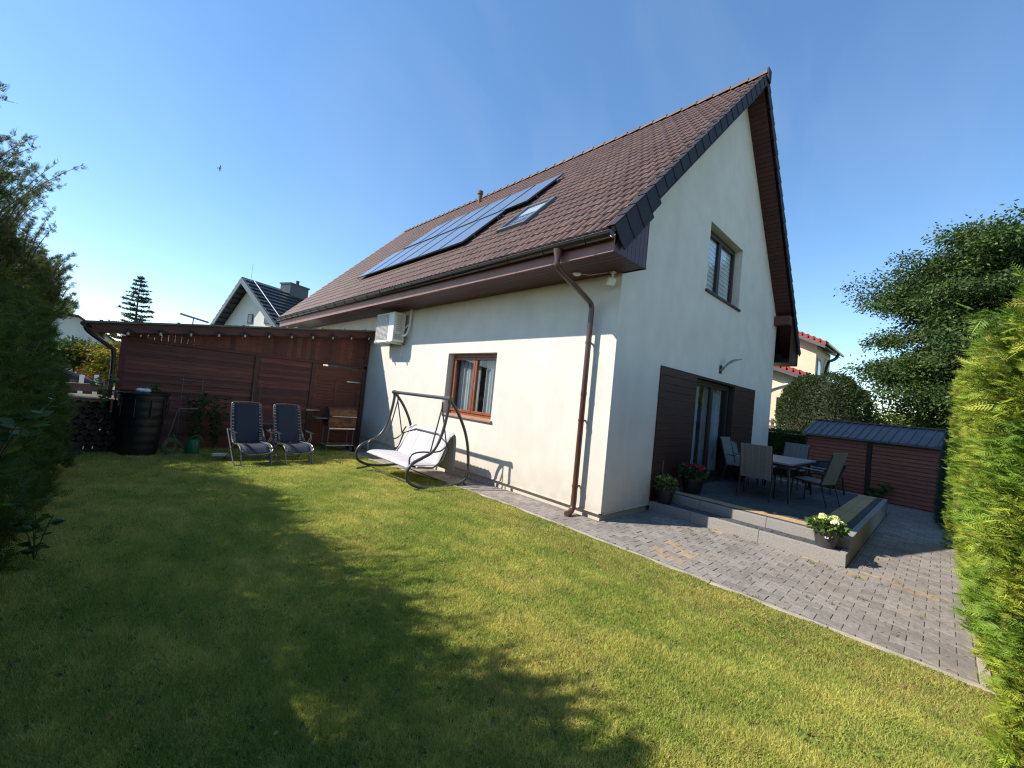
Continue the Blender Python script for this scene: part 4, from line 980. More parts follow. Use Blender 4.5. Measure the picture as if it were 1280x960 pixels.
def limb_tree(name, label, cat, base, H, Rw, nl, per, cols, w, leaf, seed, zlow=.2, trunk_r=.2, prof=None):
    r = np.random.default_rng(seed); o = thing(name, label, cat, base); tr = MB()
    sp = smooth_path([V(0,0,-.3), V(.1,.05,H*.3), V(-.1,.1,H*.6), V(.05,0,H*.97)], 2); tr.tube(sp, list(np.linspace(trunk_r, .02, len(sp))), 9)
    Ps = []; Ds = []; cc = []
    for i in range(nl):
        f = (i+.5)/nl; z0 = H*(zlow+(.93-zlow)*f*.96); a0 = i*2.4+r.normal(0, .35)
        L = Rw*(prof(f) if prof else math.sin(PI*min(1, .25+.75*f))**.6)*r.uniform(.62, 1.12); rise = r.uniform(.05, .65)*L
        p0 = V(0, .05, z0); p1 = V(math.cos(a0)*L*.5, math.sin(a0)*L*.5, z0+rise*.75); p2 = V(math.cos(a0)*L, math.sin(a0)*L, z0+rise)
        path = smooth_path([p0, p1, p2], 2); tr.tube(path, list(np.linspace(.055, .01, len(path))), 6)
        for k in range(int(6+L*2.6)):
            t = r.uniform(.25, 1.0); idx = t*(len(path)-1); q = min(int(idx), len(path)-2); c = path[q]*(1-idx+q)+path[q+1]*(idx-q)
            off = V(*r.normal(0, 1, 3))*V(.30, .30, .22)*(.5+.6*L*.4); c = c+off
            if k % 2 == 0: tr.tube([path[q], c], [.018, .005], 4)
            m = int(per*r.uniform(.5, 1.5)); cs = r.uniform(.28, .55)
            g_ = r.normal(size=(m, 3))*np.array([cs, cs, cs*.38]); g_[:, 2] -= .25*(g_[:, 0]**2+g_[:, 1]**2)
            far_ = np.linalg.norm(g_/cs, axis=1) < 2.1; g_ = g_[far_]; m = len(g_)
            dd = g_/(np.linalg.norm(g_, axis=1, keepdims=True)+.01)+r.normal(size=(m, 3))*.6+np.array([0, 0, -.3])
            kk = r.uniform(.7, 1.3); Ps.append(c+g_); Ds.append(unit(dd)); cc.append(np.array(cols)[r.choice(len(cols), m, p=w)]*(.7+.6*r.random((m, 1)))*kk)
    Ps = np.concatenate(Ps); Ds = np.concatenate(Ds); cc = np.concatenate(cc); m = len(Ps); print(name, 'leaves', m)
    np_mesh('crown', leaf_quads(Ps, Ds, rng.uniform(.6, 1.25, m)*leaf, rng.uniform(.38, .58, m)*leaf), 4, cc, M['leaf'], o); tr.build('trunk', M['bark'], o); return o
limb_tree('deciduous_tree', 'large dark green broadleaf tree rising behind the brown shed', 'tree', (18, -4.5, 0), 10.3, 4.0, 66, 300, DG, [.3,.33,.25,.12], .135, 5, .14, .24, lambda f: .84+.14*math.sin(f*11)-.45*max(0, f-.70)/.30)
limb_tree('deciduous_tree', 'second broadleaf tree half hidden behind the golden hedge', 'tree', (14.5, -7.2, 0), 6.8, 2.6, 36, 270, [(.06,.11,.02), (.10,.16,.03), (.14,.20,.04)], [.3,.4,.3], .13, 8, .2, .2)
big_tree('small_tree', 'bright green shrub tree seen low between the clipped bush and the big tree', 'tree', (24, -2.2, 0), .8, (0, 0, 2.0), (1.6, 2.0, 1.3), 60, 150, [(.14,.22,.03), (.20,.28,.04)], [.5,.5], .16, 9, .1, None, .8, .12)
big_tree('autumn_tree', 'yellow and orange leaved small tree beyond the outbuilding', 'tree', (-6.25, 24.5, -.25), .5, (0, 0, 1.75), (.8, .8, .95), 60, 130, [(.34,.30,.03), (.24,.26,.03), (.40,.13,.02)], [.45,.35,.2], .15, 12, .0, None, .4, .07)
big_tree('roadside_tree', 'dark green tree behind the parked cars on the far left', 'tree', (-7.5, 25.5, -.25), .8, (0, 0, 1.9), (.7, .8, .7), 50, 130, DG, [.3,.3,.3,.1], .15, 14, .0, None, .7, .09)
# clipped round bush
cb = thing('clipped_bush', 'large clipped dome shaped dark green bush behind the brown shed', 'bush', (14, -.33, 0))
n = 26000; d = unit(rng.normal(size=(n, 3))); d[:, 2] = np.abs(d[:, 2])*np.where(rng.random(n) < .35, 1, 1)
e = np.sign(d)*np.abs(d)**.72; e = e/np.linalg.norm(e, axis=1, keepdims=True)*(.97+.0)
sup = (np.abs(e)**2.4).sum(1)**(-1/2.4)
P = e*sup[:, None]*np.array([1.42, 1.42, 1.85]); P[:, 2] += 2.0
low = rng.random(n) < .38; th = rng.uniform(0, 2*PI, n); rr = (np.abs(np.cos(th))**3+np.abs(np.sin(th))**3)**(-1/3)
P[low] = np.stack([np.cos(th)*rr*1.38, np.sin(th)*rr*1.38, rng.uniform(.1, 2.1, n)], 1)[low]
nn_ = noise3(P, 3.2, 21)*.05+noise3(P, 9, 22)*.04; ctr = np.array([0, 0, 1.6]); out = unit(P-ctr); P += out*(nn_-rng.random(n)*.12)[:, None]
np_mesh('foliage', leaf_quads(P, unit(out+rng.normal(size=(n, 3))*.7), rng.uniform(.06, .12, n), rng.uniform(.03, .05, n)), 4, palette(n, [(.03,.055,.015), (.05,.08,.02), (.075,.10,.028)], [.4,.4,.2]), M['leaf'], cb)
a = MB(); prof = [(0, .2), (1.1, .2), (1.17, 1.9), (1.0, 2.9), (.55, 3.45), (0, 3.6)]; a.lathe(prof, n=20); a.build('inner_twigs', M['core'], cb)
a = MB(); a.tube([(0,0,-.03), (0,0,1)], .12, 8); a.build('trunk', M['bark'], cb)
# low clipped hedge between house and shed
lh = thing('low_hedge', 'low dark clipped hedge between the house corner and the brown shed', 'hedge')
n = 14000; P = np.stack([rng.uniform(11.2, 12.0, n), rng.uniform(-1.0, 4.5, n), rng.uniform(0, 1.52, n)], 1); q = rng.random(n) < .75; P[q, 0] = 11.2+rng.random(q.sum())*.08; q2 = ~q; P[q2, 2] = 1.5+rng.random(q2.sum())*.06
P[:, 0] += noise3(P, 3, 4)*.05
np_mesh('foliage', leaf_quads(P, unit(rng.normal(size=(n, 3))*.7+np.array([-.5, 0, .4])), rng.uniform(.05, .10, n), rng.uniform(.03, .05, n)), 4, palette(n, [(.04,.075,.018), (.06,.11,.022)], [.5,.5]), M['leaf'], lh)
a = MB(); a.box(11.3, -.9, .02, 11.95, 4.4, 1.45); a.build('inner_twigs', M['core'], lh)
# blue-green narrow conifer between shed and golden hedge
sc = thing('columnar_conifer', 'narrow dusky blue green conifer wedged between the shed and golden hedge', 'conifer', (7.2, -3.95, 0))
n = 9000; zz = rng.random(n)*2.55; rad = .42*(1-.45*(zz/2.6)**2)*(.55+.45*rng.random(n)**.5); th = rng.uniform(0, 2*PI, n); sx_ = 2.6
P = np.stack([np.cos(th)*rad*sx_, np.sin(th)*rad, zz+.02], 1); D = np.stack([np.cos(th), np.sin(th), .5+0*th], 1)+rng.normal(size=(n, 3))*.4
vv, cc = sprays(P, D, rng.normal(size=(n, 3)), rng.uniform(.08, .16, n), palette(n, [(.02,.05,.03)], [1]), palette(n, [(.04,.09,.055), (.06,.12,.075)], [.6,.4])); np_mesh('foliage', vv, 4, cc, M['leaf'], sc)
a = MB(); a.tube([(0,0,-.03), (0,0,2.3)], [.05, .01], 8); a.build('trunk', M['bark'], sc)
# conifer far left
def spruce(name, label, loc, h, r0, seed, cols):
    r = np.random.default_rng(seed); o = thing(name, label, 'conifer', loc); tr = MB(); tr.tube([(0,0,-.05), (0,0,h)], [.16, .01], 8); Ps = []; Ds = []
    zc = h*.18
    while zc < h*.99:
        L = (r0*(1-zc/h)**.85+.12)*r.uniform(.75, 1.1); nb = 8
        for b in range(nb):
            a0 = r.uniform(0, 2*PI); l = L*r.uniform(.6, 1.15); end = V(math.cos(a0)*l, math.sin(a0)*l, .22*l); tr.tube([(0, 0, zc), (end[0]*.6, end[1]*.6, zc+.02*l), (end[0], end[1], zc+end[2])], [.025, .015, .004], 4)
            m = int(50*l+14); t = r.uniform(.15, 1, m)[:, None]; base = np.array([0, 0, zc])+end*t*np.array([1, 1, .6]); side = np.array([-math.sin(a0), math.cos(a0), 0]); base = base+side*(r.normal(size=(m, 1))*.13*l*(1.1-t))
            Ps.append(base); Ds.append(unit(np.tile(nrm(end), (m, 1))+r.normal(size=(m, 3))*.6))
        zc += h*r.uniform(.03, .05)
    P = np.concatenate(Ps); D = np.concatenate(Ds); m = len(P)
    np_mesh('crown', leaf_quads(P, D, rng.uniform(.12, .28, m), rng.uniform(.035, .07, m)), 4, palette(m, cols, [1/len(cols)]*len(cols)), M['leaf'], o); tr.build('trunk', M['bark'], o)
spruce('spruce_tree', 'lone dark spruce top showing above the outbuilding roof', (-5.6, 40, 0), 8.3, 2.3, 3, [(.035,.06,.035), (.05,.08,.045)])

# ------------------------------------------------------------ brown garden shed on the right
sh = thing('garden_shed', 'low brown lap sided storage shed with ribbed dark metal roof', 'shed', (8.951, -3.382, 0), math.atan2(.98, .21))
# local x along the facade (towards far end), local -y away?  x axis=(.21,.98); y axis=(-.98,.21) (towards the camera side)
a = MB(); x0, x1 = -1.2, 2.72
for (p, q) in ((x0, 1.16), (1.28, x1)):
    z = .02
    while z < 1.52:
        kk = .85+.25*rng.random(); a.prism([(p, 0, z), (p, -.02, z+.003), (p, -.02, z+.098), (p, .012-.02, z+.098), (p, .012, z+.01)], (q-p, 0, 0), (kk, kk, kk)); z += .1
a.build('siding', M['siding'], sh)
a = MB(); a.box(x0, -1.5, .0, x1-.03, -.03, 1.52); a.build('body', M['siding'], sh)
a = MB(); a.box(1.165, -.02, 0, 1.275, .022, 1.54); a.box(x1-.03, -.03, 0, x1+.03, .02, 1.54); a.box(x0, -.02, 1.52, x1+.02, .024, 1.57); a.build('corner_post', M['darkframe'], sh)
a = MB(); rz = 2.0; a.prism([(x0-.1, .09, 1.565), (x0-.1, .09, 1.58), (x0-.1, -.75, rz+.015), (x0-.1, -1.6, 1.58), (x0-.1, -1.6, 1.565), (x0-.1, -.75, rz)], (x1-x0+.2, 0, 0))
x = x0-.08
while x < x1+.1:
    a.bar((x, .088, 1.592), (x, -.75, rz+.026), .022, .03); a.bar((x, -.75, rz+.026), (x, -1.6, 1.592), .022, .03); x += .175
a.bar((x0-.1, -.75, rz+.03), (x1+.1, -.75, rz+.03), .12, .03); a.box(x0-.1, .088, 1.53, x1+.1, .1, 1.585)
a.build('roof', M['metalroof'], sh)
for i, (t, hh) in enumerate(((1.95, .42), (.95, .5))):
    b = V(8.951, -3.382, 0)+V(.21, .98, 0)*t+V(-.98, .21, 0)*.25
    leafy_plant('leafy_plant', ('low dark plant growing against the shed behind the patio edge', 'taller dark plant growing beside the shed post')[i], 'plant', tuple(b), hh, 110, GR, .12, .3)

# ------------------------------------------------------------ neighbouring houses
nh = thing('neighbour_house', 'cream neighbouring house with red tiled roofs behind the clipped bush', 'house')
def gable_block(X0, X1, yc, ye, zc, pitch, yr, nm):
    # gable faces -X at X0; eave corner at (yc, zc), wall starts at ye, ridge at y=yr
    zr_ = zc+(yr-yc)*pitch; yo = 2*yr-ye
    a = MB(); a.prism([(X0, ye, -.3), (X0, yo, -.3), (X0, yo, zc+.1), (X0, yr, zr_-.25), (X0, ye, zc+(ye-yc)*pitch-.25)], (X1-X0, 0, 0)); a.build('wall', M['house_cream'], nh)
    a = MB(); th = .07
    a.prism([(X0-.6, yc, zc), (X0-.6, yr, zr_), (X0-.6, yr, zr_+th), (X0-.6, yc, zc+th)], (X1-X0+1.2, 0, 0)); a.prism([(X0-.6, 2*yr-yc, zc), (X0-.6, yr, zr_), (X0-.6, yr, zr_+th), (X0-.6, 2*yr-yc, zc+th)], (X1-X0+1.2, 0, 0))
    y = yc
    while y < yr: z = zc+(y-yc)*pitch+th; a.bar((X0-.62, y, z+.02), (X1+.6, y, z+.02), .05, .05); a.box(X0-.64, y, z-.18, X0-.6, y+.2, z+.08*pitch); y += .28
    rr = a.build('roof', M['redroof'], nh)
    a = MB(); a.prism([(X0-.63, yc+.02, zc-.3), (X0-.63, yr, zr_-.3), (X0-.63, yr, zr_-.10), (X0-.63, yc+.02, zc-.10)], (.03, 0, 0)); a.build('verge_board', M['greymetal'], rr)
    a = MB(); a.prism([(X0-.6, yc+.05, zc-.16), (X0-.6, yr, zr_-.16), (X0-.6, yr, zr_-.13), (X0-.6, yc+.05, zc-.13)], (X1-X0+1.1, 0, 0)); a.build('soffit', M['soffit'], nh)
    a = MB(); a.tube([(X0-.6, yc-.06, zc-.02), (X1+.5, yc-.06, zc-.02)], .07, 8); a.build('gutter', M['gutter'], nh)
gable_block(22.5, 26.6, 1.05, 1.55, 6.45, .49, 5.5, 0)
gable_block(19.0, 22.45, 1.15, 1.78, 4.32, .36, 4.6, 1)
a = MB(); a.tube(smooth_path([(25.6, 1.0, 6.35), (25.4, 1.1, 6.0), (24.6, 1.48, 5.7), (24.6, 1.48, -.3)], 2), .09, 8); a.build('downpipe', M['gutter'], nh)
a = MB(); a.tube(smooth_path([(19.0, 1.1, 4.2), (18.95, 1.6, 4.0), (18.93, 2.75, 3.6), (18.93, 2.85, 3.4), (18.93, 2.85, -.3)], 2), .05, 8); a.build('drain_pipe', M['white'], nh)
a = MB(); a.box(22.9, 1.52, 4.5, 23.7, 1.545, 5.75); f0 = a.build('window', M['darkframe'], nh)
a = MB(); a.quad((22.98, 1.51, 4.58), (23.62, 1.51, 4.58), (23.62, 1.51, 5.67), (22.98, 1.51, 5.67)); a.build('pane', M['glass'], f0)
a = MB(); a.box(18.96, 1.95, 2.05, 18.995, 2.45, 3.15); f0 = a.build('window', M['darkframe'], nh)
a = MB(); a.quad((18.95, 2.0, 2.1), (18.95, 2.0, 3.1), (18.95, 2.4, 3.1), (18.95, 2.4, 2.1)); a.build('pane', M['glass'], f0)
rl = thing('board_fence', 'weathered grey board fence in front of the cream neighbouring house', 'fence')
a = MB()
for z in (1.05, 1.3, 1.55, 1.8): a.box(16.5, -.2, z, 16.54, 5.5, z+.12)
a.build('rail', M['greywood'], rl)
for y in (-.1, 1.9, 3.9): a = MB(); a.box(16.54, y, 0, 16.64, y+.1, 2.0); a.build('post', M['greywood'], rl)

gh = thing('gabled_house', 'white gabled house with dark grey tiled roof above the outbuilding', 'house', (-1.80, 21.2, 0), math.radians(24.85-90))
ZR = 6.53   # local x to the right, local y along the ridge away from us
a = MB(); gy = .55
a.prism([(-3.0, gy, -.3), (4.2, gy, -.3), (4.2, gy, ZR-4.2*.85-.2), (0, gy, ZR-.25), (-3.0, gy, ZR-3.0*1.2-.2)], (0, 9, 0)); a.build('wall', M['house_grey'], gh)
gt_ = MB()
for (sx, dz) in ((-1, 1.24), (1, .84)):
    L_ = math.hypot(1, dz); d_ = V(sx/L_, 0, -dz/L_); n_ = V(sx*dz/L_, 0, 1/L_); s_ = 0
    while s_ < 6:
        kk = .8+.4*rng.random(); p = [V(0,0,ZR)+d_*s_+n_*.0, V(0,0,ZR)+d_*(s_+.34)+n_*.06]
        gt_.prism([p[0]-n_*.08, p[1]-n_*.08, p[1], p[0]], (0, 10, 0), (kk, kk, kk)); s_ += .33
grf = gt_.build('roof', M['greyroof'], gh)
a = MB(); a.box(-.45, 2.5, ZR-.5, .35, 3.7, ZR+.38); a.box(-.5, 2.45, ZR+.38, .4, 3.75, ZR+.46); a.tube([(0, 3.2, ZR+.4), (0, 3.2, ZR+.75)], .09, 8); a.build('chimney', M['greyroof'], grf)
a = MB(); a.tube([(.25, .3, ZR-.2), (.25, .3, ZR+.75)], .012, 5); a.tube([(.3, .45, ZR-.1), (4.2, .45, ZR-4.2*.84+.12)], .025, 5); a.build('lightning_rod', M['steel'], gh)
a = MB()
for (sx, dz) in ((-1, 1.24), (1, .84)): a.prism([(0, -.04, ZR-.04), (sx*4, -.04, ZR-4*dz-.04), (sx*4, -.04, ZR-4*dz-.34), (0, -.04, ZR-.34)], (0, .05, 0))
a.build('bargeboard', M['greymetal'], gh)
for x0 in (.05, 1.30):
    a = MB(); a.box(x0, gy-.05, ZR-2.30, x0+.36, gy-.005, ZR-1.82); f0 = a.build('window', M['darkframe'], gh); a = MB(); a.quad((x0+.05, gy-.055, ZR-2.25), (x0+.31, gy-.055, ZR-2.25), (x0+.31, gy-.055, ZR-1.87), (x0+.05, gy-.055, ZR-1.87)); a.build('pane', M['glass'], f0)
ph = thing('white_house', 'distant pale house wall with one small dark window at the far left', 'house')
a = MB(); a.prism([(-14, 45, -.3), (-6.3, 45, -.3), (-6.3, 45, 2.8), (-9.0, 45, 4.75), (-14, 45, 4.75)], (0, 9, 0)); a.build('wall', M['house_grey'], ph)
a = MB(); a.box(-9.0, 44.9, 2.35, -8.45, 44.99, 3.0); a.build('window', M['darkframe'], ph)
a = MB(); a.prism([(-6.0, 44.6, 2.65), (-9.0, 44.6, 4.82), (-14, 44.6, 4.82), (-14, 44.6, 4.95), (-9.0, 44.6, 4.95), (-6.0, 44.6, 2.78)], (0, 10, 0)); a.build('roof', M['greyroof'], ph)

# cars far left
def car(loc, rz, label, m):
    o = thing('parked_car', label, 'car', loc, rz, 'cars parked beyond the garden on the left')
    a = MB(); prof = [(-2.1, .35), (-2.15, .7), (-2.0, .85), (-1.2, .95), (-.6, 1.4), (.8, 1.45), (1.7, .98), (2.1, .9), (2.15, .4)]
    a.prism([(x, -.85, z) for x, z in prof], (0, 1.7, 0)); a.build('body', m, o, bevel=.06)
    a = MB(); a.prism([(-1.05, -.87, .96), (-.55, -.87, 1.33), (.75, -.87, 1.37), (1.4, -.87, 1.0)], (0, 1.74, 0)); a.build('side_window', M['black'], o)
    for x in (-1.3, 1.3):
        for y in (-.88, .72): a = MB(); a.tube([(x, y, .32), (x, y+.16, .32)], .32, 18); a.build('wheel', M['black'], o)
car((-8.4, 21.0, -.25), .2, 'dark blue car parked beyond the hedge end', M['carpaint'])
car((-6.6, 28.5, -.1), 1.2, 'red car partly hidden by the yellow leaved tree', M['carred'])
for i, (x, y, h) in enumerate(((-6.35, 18.2, 1.05), (-6.75, 18.6, 1.0))):
    a = MB(); a.box(x-.06, y-.06, -.03, x+.06, y+.06, h); tag(a.build('fence_post', M['white'], bevel=.01), ('white wooden post nearer the yellow leaved tree', 'white wooden post nearer the dark blue car')[i], 'post', 'white posts beyond the garden')

# ------------------------------------------------------------ things along the outbuilding
br = thing('water_barrel', 'large black ribbed plastic water barrel in front of the timber outbuilding', 'barrel', (-5.17, 8.25, -.235)); br.scale = (1.08, 1.08, 1.08)
a = MB(); pr = [(0, 0), (.30, 0)]
for z in np.linspace(.03, 1.17, 24): pr.append((.30+.065*z+(.010 if int(z*12) % 2 else 0), z))
pr += [(.40, 1.17), (.41, 1.21), (.385, 1.22)]; a.lathe(pr, n=36); a.build('drum', M['black'], br, smooth=True)
a = MB(); a.lathe([(.385, 1.205), (.2, 1.225), (0, 1.23)], n=36); a.build('lid', M['black'], br, smooth=True)
for t in range(10): an_ = t*2*PI/10; a = MB(); a.tube([(.39*math.cos(an_), .39*math.sin(an_), .75), (.40*math.cos(an_), .40*math.sin(an_), 1.1)], .012, 6); a.build('rib', M['black'], br)
rg = thing('plastic_bag', 'crumpled pale plastic bag lying on top of the black water barrel', 'bag', (-5.17, 8.2, 1.09))
a = MB(); 
for i in range(5):
    th = rng.uniform(0, 6.28); a.lathe([(0, 0), (.07, .01), (.08, .04), (.05, .075), (0, .085)], (.07*math.cos(th), .07*math.sin(th), 0), 9)
a.build('film', M['white'], rg, smooth=True)
leafy_plant('squash_plant', 'trailing leafy shoot lying across the black barrel lid', 'plant', (-4.95, 8.2, 1.09), .18, 40, [(.16,.20,.07), (.10,.16,.05)], .12, .35, seed_dir=.3)
hr_ = thing('hose_reel', 'yellow green hose reel cart with bent metal handle by the barrel', 'hose reel', (-4.66, 7.95, -.235))
a = MB()
for s_ in (0,):
    for r in (.17, .14, .11): a.tube(arc((0, 0, .2), r, 0, 2*PI, 26, (.75,.66,0), (0,0,1))[:-1], .014, 8, closed=True)
M['hose'] = mat('hose', (.09,.10,.045), .5, .1, 10); a.build('hose', M['hose'], hr_, smooth=True)
a = MB(); a.tube(smooth_path([(-.12, .05, .04), (-.02, .05, .5), (.06, .05, 1.0), (.12, .05, 1.02), (.42, .03, 1.03)], 1), .013, 8); a.tube([(-.1, -.02, .02), (.42, -.05, .02)], .012, 6); a.build('frame', M['greymetal'], hr_)
wc = thing('watering_can', 'bright green plastic watering can on the grass by the outbuilding', 'watering can', (-4.25, 8.1, -.235)); wc.scale = (1.12,)*3
a = MB(); a.lathe([(0, 0), (.115, 0), (.12, .02), (.108, .27), (.09, .29), (0, .295)], n=24); a.build('body', M['green'], wc, smooth=True)
a = MB(); a.tube(smooth_path([(.10, 0, .12), (.16, -.02, .30), (.04, 0, .385), (-.07, 0, .30)], 2), .013, 8); a.build('handle', M['green'], wc, smooth=True)
a = MB(); a.tube([(-.10, .02, .06), (-.30, .05, .32)], [.02, .013], 8); a.tube([(-.30, .05, .32), (-.33, .055, .36)], [.015, .04], 10); a.build('spout', M['green'], wc, smooth=True)
# wood pile
wp = thing('log_pile', 'dark pile of split firewood logs stacked left of the black barrel', 'firewood', (-6.05, 8.75, -.25))
cnt = 0
for row in range(9):
    for i in range(9):
        if row > 6 and i > 6: continue
        x = -.5+i*.125+(row % 2)*.06+rng.normal(0, .008); z = .08+row*.113; r0 = rng.uniform(.058, .069); m_ = rng.integers(5, 8); kk = .6+.8*rng.random()
        a = MB(); a.tube([(x, -.28+rng.normal(0, .02), z), (x+rng.normal(0, .01), .28, z)], r0, int(m_), col=(kk, kk*.95, kk*.9)); a.build('log', M['log'], wp)
a = MB(); a.box(-.62, -.32, 1.10, .7, .34, 1.13); a.build('cover_board', M['greywood'], wp)
# weathered board edging + planter
pb = thing('raised_bed', 'weathered plank raised bed behind the log pile', 'planter', (-6.9, 10.5, 0))
a = MB()
for z in (0, .2, .4, .6): a.box(-1.0, -.04, z, 1.25, 0, z+.19)
a.build('front_board', M['greywood'], pb, bevel=.005)
a = MB(); a.box(-1.0, 0, 0, -.96, 1.4, .79); a.box(1.21, 0, 0, 1.25, 1.4, .79); a.build('side_board', M['greywood'], pb)
a = MB(); a.box(-.96, .0, 0, 1.21, 1.4, .74); a.build('earth', M['soil'], pb)
M['board'] = mat('pale_board', (.42,.28,.18), .8, .2, 5, .1, 20)
a = MB(); a.box(-6.9, 9.6, .95, -5.75, 9.66, 1.12); tag(a.build('plank', M['board'], bevel=.004), 'pale plank rail glowing in the sun above the log pile', 'plank')
for i, (x, h, lab) in enumerate(((-4.15, .95, 'tall dark leafy plant against the timber wall behind the watering can'), (-3.75, .85, 'dark leafy plant against the timber wall left of the loungers'))):
    leafy_plant('tomato_plant', lab, 'plant', (x-.05, 8.6, -.23), h+.45, 230, [(.04,.08,.02), (.06,.11,.025)], .11, .28)
tl = thing('trellis', 'thin wire trellis standing against the timber wall behind the plants', 'trellis', (-4.5, 8.9, -.1))
a = MB()
for x in (-.0, .38, 1.45, 1.62): a.tube([(x, 0, 0), (x, 0, 1.55)], .007, 5)
a.tube([(-.1, 0, 1.50), (.5, 0, 1.48)], .008, 5); a.tube([(-.05, 0, 1.1), (.4, 0, 1.1)], .006, 5); a.build('wires', M['greymetal'], tl)
a = MB(); a.box(-4.32, 7.0, 0, -4.02, 7.08, .06)
# small white tray lying left of loungers
tag(a.build('white_box', M['white'], bevel=.01), 'small white plastic piece on the ground left of the loungers', 'box').location = (.32, .1, -.13)

# ------------------------------------------------------------ potted plants
def pot(mb, r0, r1, h, n=28):
    mb.lathe([(0, 0), (r0, 0), (r1*.98, h*.86), (r1*1.06, h*.87), (r1*1.08, h), (r1*.98, h), (r1*.95, h*.9), (0, h*.9)], n=n)
def flowers(o, heads, zc, rad, r_ball, cols, npet=60, petal=.035):
    P = []; D = []; c = []
    for i in range(heads):
        th = rng.uniform(0, 2*PI); rr = rad*rng.random()**.5; cen = np.array([rr*math.cos(th), rr*math.sin(th), zc+rng.normal(0, .02)-.15*(rr/rad)**2*rad]); d = unit(rng.normal(size=(npet, 3))); d[:, 2] = np.abs(d[:, 2])*.9-.1
        P.append(cen+d*r_ball*.8); t = unit(np.cross(d, rng.normal(size=(npet, 3)))+d*.3); D.append(t); base = np.array(cols[rng.integers(len(cols))]); c.append(np.tile(base, (npet, 1))*(.85+.3*rng.random((npet, 1))))
    P = np.concatenate(P); D = np.concatenate(D); c = np.concatenate(c); m = len(P)
    np_mesh('blossom', leaf_quads(P-D*petal/2, D, np.full(m, petal), np.full(m, petal*.85)), 4, c, M['flower'], o)
def foliage(o, n, zc, rad, h, leaf, cols):
    d = unit(rng.normal(size=(n, 3))); r = rng.random((n, 1))**.4; P = d*r*np.array([rad, rad, h])+np.array([0, 0, zc]); D = unit(d+rng.normal(size=(n, 3))*.5)
    np_mesh('leaf', leaf_quads(P, D, rng.uniform(.7, 1.2, n)*leaf, rng.uniform(.5, .7, n)*leaf), 4, palette(n, cols, [1/len(cols)]*len(cols)), M['leaf'], o)
p1 = thing('potted_hydrangea', 'cream yellow hydrangea in a dark grey pot on the sunny patio step', 'potted plant', (1.61, -2.50, .172))
a = MB(); pot(a, .105, .145, .24); a.build('pot', mat('grey_pot', (.05,.05,.055), .45, .1, 6), p1, smooth=True)
a = MB(); a.box(-.155, -.05, .14, -.146, -.01, .165); a.build('price_sticker', M['white'], p1)
foliage(p1, 420, .27, .20, .10, .075, [(.09,.17,.03), (.13,.22,.04), (.07,.13,.025)])
flowers(p1, 13, .37, .17, .052, [(.80,.82,.48), (.72,.78,.30), (.85,.84,.62)], 80, .034)
p2 = thing('potted_plant', 'yellow green leafy plant in a dark pot on the shaded step by the wall', 'potted plant', (1.62, -.22, .172))
a = MB(); pot(a, .11, .15, .25); a.build('pot', M['black'], p2, smooth=True); foliage(p2, 260, .33, .20, .14, .07, [(.16,.18,.05), (.10,.15,.03)])
flowers(p2, 10, .44, .2, .03, [(.55,.5,.2)], 24, .03)
st = MB(); st.tube(smooth_path([(-.02, 0, .3), (-.12, .02, .5), (-.13, .02, .75)], 1), .008, 5); st.build('stem', M['leafstem'], p2)
p3 = thing('potted_geranium', 'red flowering plant in a round dark pot beside the patio door', 'potted plant', (2.45, -.34, TZ))
a = MB(); pot(a, .15, .20, .27); a.build('pot', M['black'], p3, smooth=True); foliage(p3, 420, .37, .25, .16, .075, [(.04,.08,.02), (.06,.11,.03)]); flowers(p3, 15, .50, .22, .035, [(.55,.02,.05), (.45,.02,.08)], 50, .03)
p4 = thing('white_flower_pot', 'white flowering plant in a low pot right of the patio door', 'potted plant', (5.45, -.22, TZ))
a = MB(); pot(a, .11, .15, .18); a.build('pot', M['black'], p4, smooth=True); foliage(p4, 300, .25, .22, .13, .06, [(.05,.09,.03), (.08,.12,.05)]); flowers(p4, 18, .34, .2, .03, [(.75,.75,.72)], 30, .028)

# bird
bd = thing('flying_bird', 'tiny dark bird alone in the blue sky above the outbuilding', 'bird', (-.53, 52.09, 23.75), .6); bd.scale = (.75,)*3
a = MB(); a.lathe([(0, -.28), (.05, -.2), (.10, 0), (.08, .15), (.05, .24), (0, .3)], n=10)
for s_ in (-1, 1): a.add([(0, -.02*s_, .08), (.1, s_*.28, .02), (.12, s_*.52, -.08), (.02, s_*.28, -.1), (0, 0, -.12), (-.015, s_*.25, -.04)], [(0,1,2,3,4), (4,3,2,1,0), (0,5,4)])
a.add([(0, -.05, -.26), (0, .05, -.26), (0, .09, -.46), (0, -.09, -.46)], [(0,1,2,3), (3,2,1,0)])
bo = a.build('body', M['trunkfeather'], bd); bo.rotation_euler = (PI/2, 0, 0)

# ------------------------------------------------------------ lawn grass
def grass(N_try, x0, x1, y0, y1, dens0, keep=None):
    x = rng.uniform(x0, x1, N_try); y = rng.uniform(y0, y1, N_try)
    d = np.sqrt((x-CAM[0])**2+(y-CAM[1])**2+3); p = np.clip((3.2/d)**1.55, .06, 1); k_ = rng.random(N_try) < p
    x, y, d = x[k_], y[k_], d[k_]; return x, y, d
x, y, d = grass(3600000, -6.6, -.79, -5.0, 8.9, 0)
x2, y2, d2 = grass(60000, -.79, .3, -5.0, -3.87, 0)
x = np.concatenate([x, x2]); y = np.concatenate([y, y2]); d = np.concatenate([d, d2])
hz = noise3(np.stack([x, y, 0*x], 1), 30, 77); k_ = hz > -1.15+.35*rng.random(len(x)); x, y, d = x[k_], y[k_], d[k_]
n = len(x); P = np.stack([x, y, -.012+GZ(y)], 1); print('grass blades', n)
